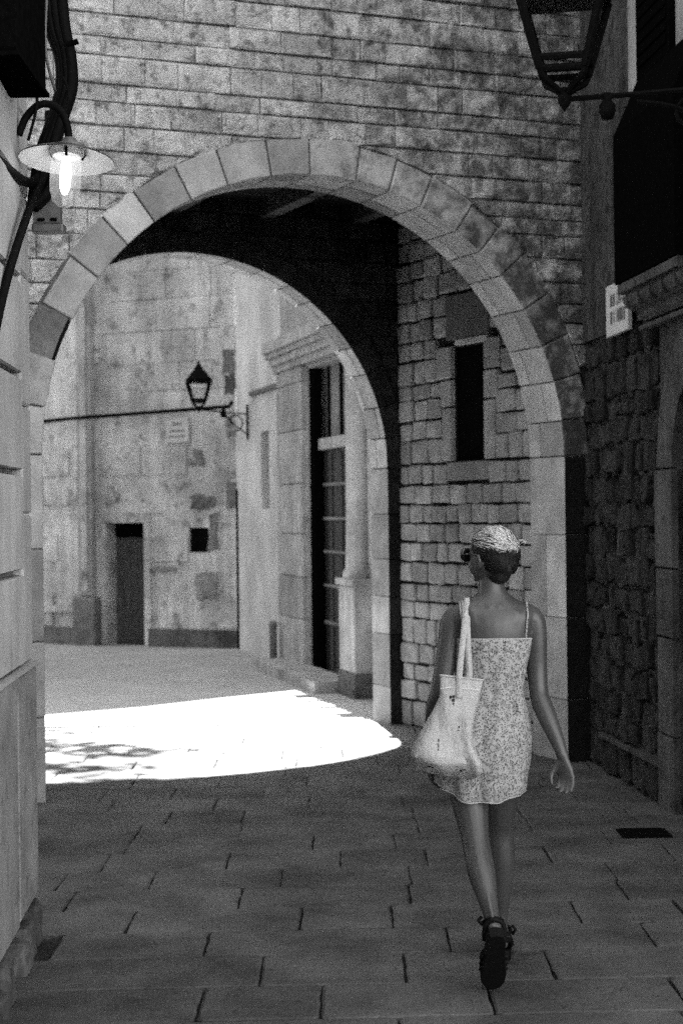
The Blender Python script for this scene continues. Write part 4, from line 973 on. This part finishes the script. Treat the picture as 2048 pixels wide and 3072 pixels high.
while made < 1700:
    a_ = q.uniform(-0.2, 1.0)                                     # 0 = brow, 1 = nape, round the left hairline
    light = q.random() < 0.72
    if light:
        dv = HF * q.uniform(0.1, 1.0) + HR * q.uniform(-1.0, 0.75) + Vector((0, 0, q.uniform(0.25, 1.0)))
    else:
        dv = HF * q.uniform(-0.9, 0.5) + HR * q.choice((-1.0, -0.8, 0.8)) + Vector((0, 0, q.uniform(-0.9, 0.25)))
    p0 = on_hair(hc_ + dv.normalized() * 0.13, 0.0)
    if light and p0.y < hc_.y - 0.025 and p0.x > -0.03: continue
    made += 1
    tgt = bun + Vector((q.gauss(0, 0.012), q.gauss(0, 0.01), q.gauss(0, 0.010))); L_ = q.uniform(0.93, 1.04); off0 = q.uniform(0.0, 0.0045); zo_ = q.uniform(-0.012, 0.055); yo_ = -q.uniform(0.0, 0.085); ph = q.uniform(0, 6); P = []
    for j in range(8):
        t = min(1, j / 7 * L_); p = p0.lerp(tgt, t) + (Vector((0, yo_, zo_)) if light else Vector((0, yo_ * 0.6, -0.03))) * math.sin(math.pi * t)
        P.append(on_hair(p, off0 + 0.002 * math.sin(ph + t * 6)))
    (lt if (light and q.random() < 0.75) else dk).tube(smooth_path(P, 2), [q.uniform(0.0008, 0.0019) * (1 - 0.6 * abs(2 * j / 14 - 1)) for j in range(15)], 4)
for k in range(130):          # curls round the bun
    a = q.uniform(0, 6.28); rr = q.uniform(0.006, 0.032); c = bun + Vector((0.002, -0.004, -0.012)); P = []
    for j in range(8):
        an = a + j * 0.35; P.append(on_hair(c + Vector((math.cos(an) * rr, -0.03, math.sin(an) * rr)), q.uniform(0.0, 0.005)))
    (lt if math.sin(a + 1.2) > 0.25 else dk).tube(P, q.uniform(0.0009, 0.0019), 4)
for k in range(9):          # flyaway ends
    c = bun + Vector((q.uniform(-0.01, 0.03), 0, q.uniform(-0.01, 0.03))); e = c + Vector((q.uniform(0.01, 0.035), q.uniform(-0.02, 0.02), q.uniform(-0.012, 0.022)))
    lt.tube(smooth_path([c, (c + e) / 2 + Vector((0, 0, 0.008)), e], 3), 0.0009, 4)
lt.obj('light_strands', 'hair_light', hair, True); dk.obj('dark_strands', 'hair_dark', hair, True)
# sunglasses
sgl = Body()
for s in (-1, 1):
    c = HC + HR * s * 0.036 + HF * 0.094 + Vector((0, 0, 1.535))
    sgl.rings([(c + (HF * x - HR * s * x * 0.0), HR * a, Vector((0, 0, b))) for x, a, b in ((-0.004, 0.024, 0.020), (0.0, 0.031, 0.026), (0.006, 0.031, 0.026), (0.009, 0.026, 0.021))], 18)
    sgl.tube([c + HR * s * 0.028, HC + HR * s * 0.078 + HF * 0.055 + Vector((0, 0, 1.540)), HC + HR * s * 0.082 - HF * 0.005 + Vector((0, 0, 1.537))], 0.003, 6)
sgl.v = [to_local(q_) for q_ in sgl.v]; sgl.obj('sunglasses', 'lens_dark', person, True)
# wedge sandals
for h, d, up_, sd in FEET:
    hx = h.x
    out = [(-0.045, 0.0), (-0.038, 0.024), (-0.01, 0.034), (0.05, 0.034), (0.11, 0.040), (0.16, 0.046), (0.20, 0.042), (0.225, 0.026), (0.235, 0.0)]
    out = out + [(x, -y) for x, y in reversed(out[1:-1])]
    ht = lambda x: 0.045 if x < 0.02 else max(0.028, 0.045 - (x - 0.02) * 0.13)
    n = len(out); v = []
    for lay in (0, 1, 2):
        for x, y in out:
            k = (0.93, 1.0, 1.0)[lay]; z = (0.003, 0.012, ht(x))[lay]; v.append(to_local(h + d * x + sd * y * k + up_ * z))
    f = [tuple(range(n)), tuple(reversed(range(2 * n, 3 * n)))]
    for i in range(2):
        for k in range(n): f.append((i * n + k, (i + 1) * n + k, (i + 1) * n + (k + 1) % n, i * n + (k + 1) % n))
    sn = obj('sandal', me(v, f, 'sandal'), 'leather', person)
    st = MB(); st.tube([to_local(h + d * (0.008 + 0.036 * math.cos(a)) + sd * 0.034 * math.sin(a) + up_ * (0.112 + 0.012 * math.cos(a))) for a in [2 * math.pi * k / 18 for k in range(18)]], 0.007, 6, True)
    st.obj('ankle_strap', 'leather', sn, True)
    bk = MB(); s = -1 if hx < 0.55 else 1; c = h + d * 0.0 + sd * s * 0.040 + up_ * 0.115
    bk.tube([to_local(c + up_ * -0.018), to_local(c + sd * s * 0.012 + up_ * 0), to_local(c + up_ * 0.016)], 0.006, 8); bk.obj('buckle', 'leather', sn, True)
    bs = MB(); bs.tube(smooth_path([to_local(h + d * x + sd * y + up_ * z) for x, y, z in ((0.03, -0.034, 0.05), (-0.015, -0.030, 0.078), (-0.036, 0, 0.085), (-0.015, 0.030, 0.078), (0.03, 0.034, 0.05))], 4), 0.010, 8); bs.obj('heel_strap', 'leather', sn, True)
    ts = MB()
    for x0 in (0.10, 0.125, 0.15): ts.tube(smooth_path([to_local(h + d * (x0 + dx) + sd * y + up_ * z) for dx, y, z in ((0, -0.043, ht(x0) - 0.005), (0.006, -0.03, 0.068 - (x0 - 0.1) * 0.3), (0.008, 0, 0.078 - (x0 - 0.1) * 0.3), (0.006, 0.03, 0.068 - (x0 - 0.1) * 0.3), (0, 0.043, ht(x0) - 0.005))], 4), 0.010, 6)
    ts.obj('toe_strap', 'leather', sn, True)

# tote bag on her left shoulder
bag = thing('tote_bag', 'cream canvas tote bag hanging from the walking woman\'s left shoulder', 'bag', (0.40, 6.31, 0.72))
def bl_(v): return Vector((v[0] - 0.40, v[1] - 6.31, v[2] - 0.72))
K = 0.983
rows = [(1.098, 1.078, 0.354, 0.511, 0.010), (1.06, 1.045, 0.353, 0.504, 0.020), (1.02, 1.015, 0.351, 0.496, 0.028), (0.975, 0.975, 0.330, 0.486, 0.038), (0.93, 0.93, 0.303, 0.475, 0.050), (0.88, 0.88, 0.275, 0.466, 0.062), (0.835, 0.84, 0.252, 0.470, 0.073), (0.808, 0.80, 0.243, 0.490, 0.080), (0.792, 0.776, 0.246, 0.503, 0.072), (0.768, 0.745, 0.254, 0.503, 0.045), (0.748, 0.722, 0.268, 0.486, 0.018), (0.742, 0.718, 0.29, 0.46, 0.006)]
v = []; f = []; n = 56
RS = []
for i in range(len(rows) - 1):
    for j in range(4):
        t = j / 4; RS.append(tuple(a + (b - a) * t for a, b in zip(rows[i], rows[i + 1])))
RS.append(rows[-1])
z_mid = lambda q_: q_
for i, (zl, zr, xl, xr, th) in enumerate(RS):
    for k in range(n):
        a = 2 * math.pi * k / n; ca, sa = math.cos(a), math.sin(a)
        e = 0.55 if z_mid(zl) > 0.9 else 0.26; sx = math.copysign(abs(ca) ** e, ca); sy = math.copysign(abs(sa) ** 0.8, sa)
        x = (xl + xr) / 2 + (xr - xl) / 2 * sx; z = zl + (zr - zl) * (x - xl) / (xr - xl)
        fold = noise.noise(Vector((x * 22, 1.5 * math.copysign(1, sa), z * 5))) * 0.026 + noise.noise(Vector((x * 9 + z * 7, 3.0 * math.copysign(1, sa), z * 4 - x * 6))) * 0.026 + noise.noise(Vector((x * 45, 2, z * 30))) * 0.003
        fold *= min(1, (1.1 - z) / 0.12 + 0.15)
        p = Vector((x * K, 6.305 + sy * th + fold * math.copysign(1, sa) * (abs(sa) ** 0.5) - 0.25 * max(0, 0.9 - z) * 0.12, 1.70 - (1.70 - z) * K)); v.append(bl_(p))
m_ = len(RS)
for i in range(m_ - 1):
    for k in range(n):
        k2 = (k + 1) % n; f.append((i * n + k, (i + 1) * n + k, (i + 1) * n + k2, i * n + k2))
f.append(tuple(range((m_ - 1) * n, m_ * n)))
sack = obj('sack', me(v, f, 'sack', True), 'canvas', bag)
es = sack.modifiers.new('crease', 'EDGE_SPLIT'); es.split_angle = rad(55)
bvb = BVHTree.FromPolygons([q_[:] for q_ in v], f)
def bagp(x, z, off):
    h = bvb.ray_cast(bl_((x, 5.8, z)), Vector((0, 1, 0))); return (h[0] + Vector((0, -off, 0))) if h[0] else bl_((x, 6.24, z))
sm_ = MB(); sm_.tube([v[k] for k in range(n)], 0.0035, 6, True); sm_.obj('top_hem', 'canvas', sack, True)
seam = MB(); seam.tube(smooth_path([bagp(x * K, 1.70 - (1.70 - z) * K, 0.001) for x, z in ((0.352, 1.055), (0.39, 1.056), (0.43, 1.052), (0.47, 1.047), (0.498, 1.043))], 3), 0.0015, 5); seam.obj('stitching', 'porcelain', sack)
def ribbon(pts, w, side, mat, parent, name):
    P = smooth_path(pts, 5); v = []; f = []
    for i, p in enumerate(P):
        s = Vector(side(i / (len(P) - 1))).normalized(); t = (P[min(i + 1, len(P) - 1)] - P[max(i - 1, 0)]).normalized(); nn = t.cross(s).normalized()
        for a, b in ((-1, -1), (1, -1), (1, 1), (-1, 1)): v.append(p + s * a * w / 2 + nn * b * 0.0016)
    for i in range(len(P) - 1):
        for k in range(4): f.append((i * 4 + k, i * 4 + (k + 1) % 4, (i + 1) * 4 + (k + 1) % 4, (i + 1) * 4 + k))
    f += [(3, 2, 1, 0), tuple(range(len(v) - 4, len(v)))]
    obj(name, me(v, f, name, True), mat, parent)
def W(p): return p + Vector((PX - 0.40, PY - 6.31, -0.72))
shb = [W(ontop(0.446, y, 0.006)) for y in (6.42, 6.45, 6.475)]
b1 = W(back(0.445, 1.31, 0.012))
ribbon([bagp(0.412, 1.03, 0.004), bagp(0.414, 1.075, 0.004), bl_((0.416, 6.285, 1.11)), bl_((0.428, 6.315, 1.20)), b1] + shb + [W(front(0.446, 1.31, 0.008)), W(front(0.44, 1.24, 0.03))], 0.022, lambda t: (1, 0.05, 0.0), 'canvas', bag, 'handle')
ribbon([bl_((0.452, 6.318, 1.075)), bl_((0.455, 6.322, 1.12)), bl_((0.452, 6.335, 1.2)), W(back(0.452, 1.30, 0.010))] + [W(ontop(0.455, y, 0.010)) for y in (6.42, 6.45, 6.475)] + [W(front(0.455, 1.31, 0.012)), W(front(0.45, 1.24, 0.03))], 0.022, lambda t: (1, 0.2, 0.0), 'canvas', bag, 'handle')
def motif(x, z, shapes):
    for (dx, dz, rx, rz) in shapes:
        c = bagp(x + dx, z + dz, 0.0015); n_ = 7; vv = []
        for k in range(n_):
            a = 2 * math.pi * k / n_; xx = x + dx + rx * math.cos(a) * R.uniform(0.6, 1.2); zz_ = z + dz + rz * math.sin(a) * R.uniform(0.6, 1.2); vv.append(bagp(xx, zz_, 0.0015))
        obj('print', me(vv, [tuple(range(n_))], 'print'), 'lens_dark', sack)
motif(0.388, 1.055 - 0.03, [(-0.006, 0.008, 0.006, 0.006), (0.005, 0.009, 0.006, 0.006), (0.003, -0.003, 0.007, 0.007), (0.004, -0.015, 0.004, 0.005)])
motif(0.408, 0.915, [(0, 0, 0.006, 0.003), (0.003, 0.012, 0.004, 0.004)])
motif(0.335, 0.865, [(0, 0, 0.003, 0.010), (0.002, 0.018, 0.0035, 0.007), (-0.001, -0.014, 0.003, 0.005)])
motif(0.30, 0.79, [(0, 0, 0.010, 0.004), (0.014, -0.004, 0.005, 0.004)])
motif(0.415, 0.772, [(0, 0, 0.005, 0.006), (0.012, 0.003, 0.008, 0.003)])
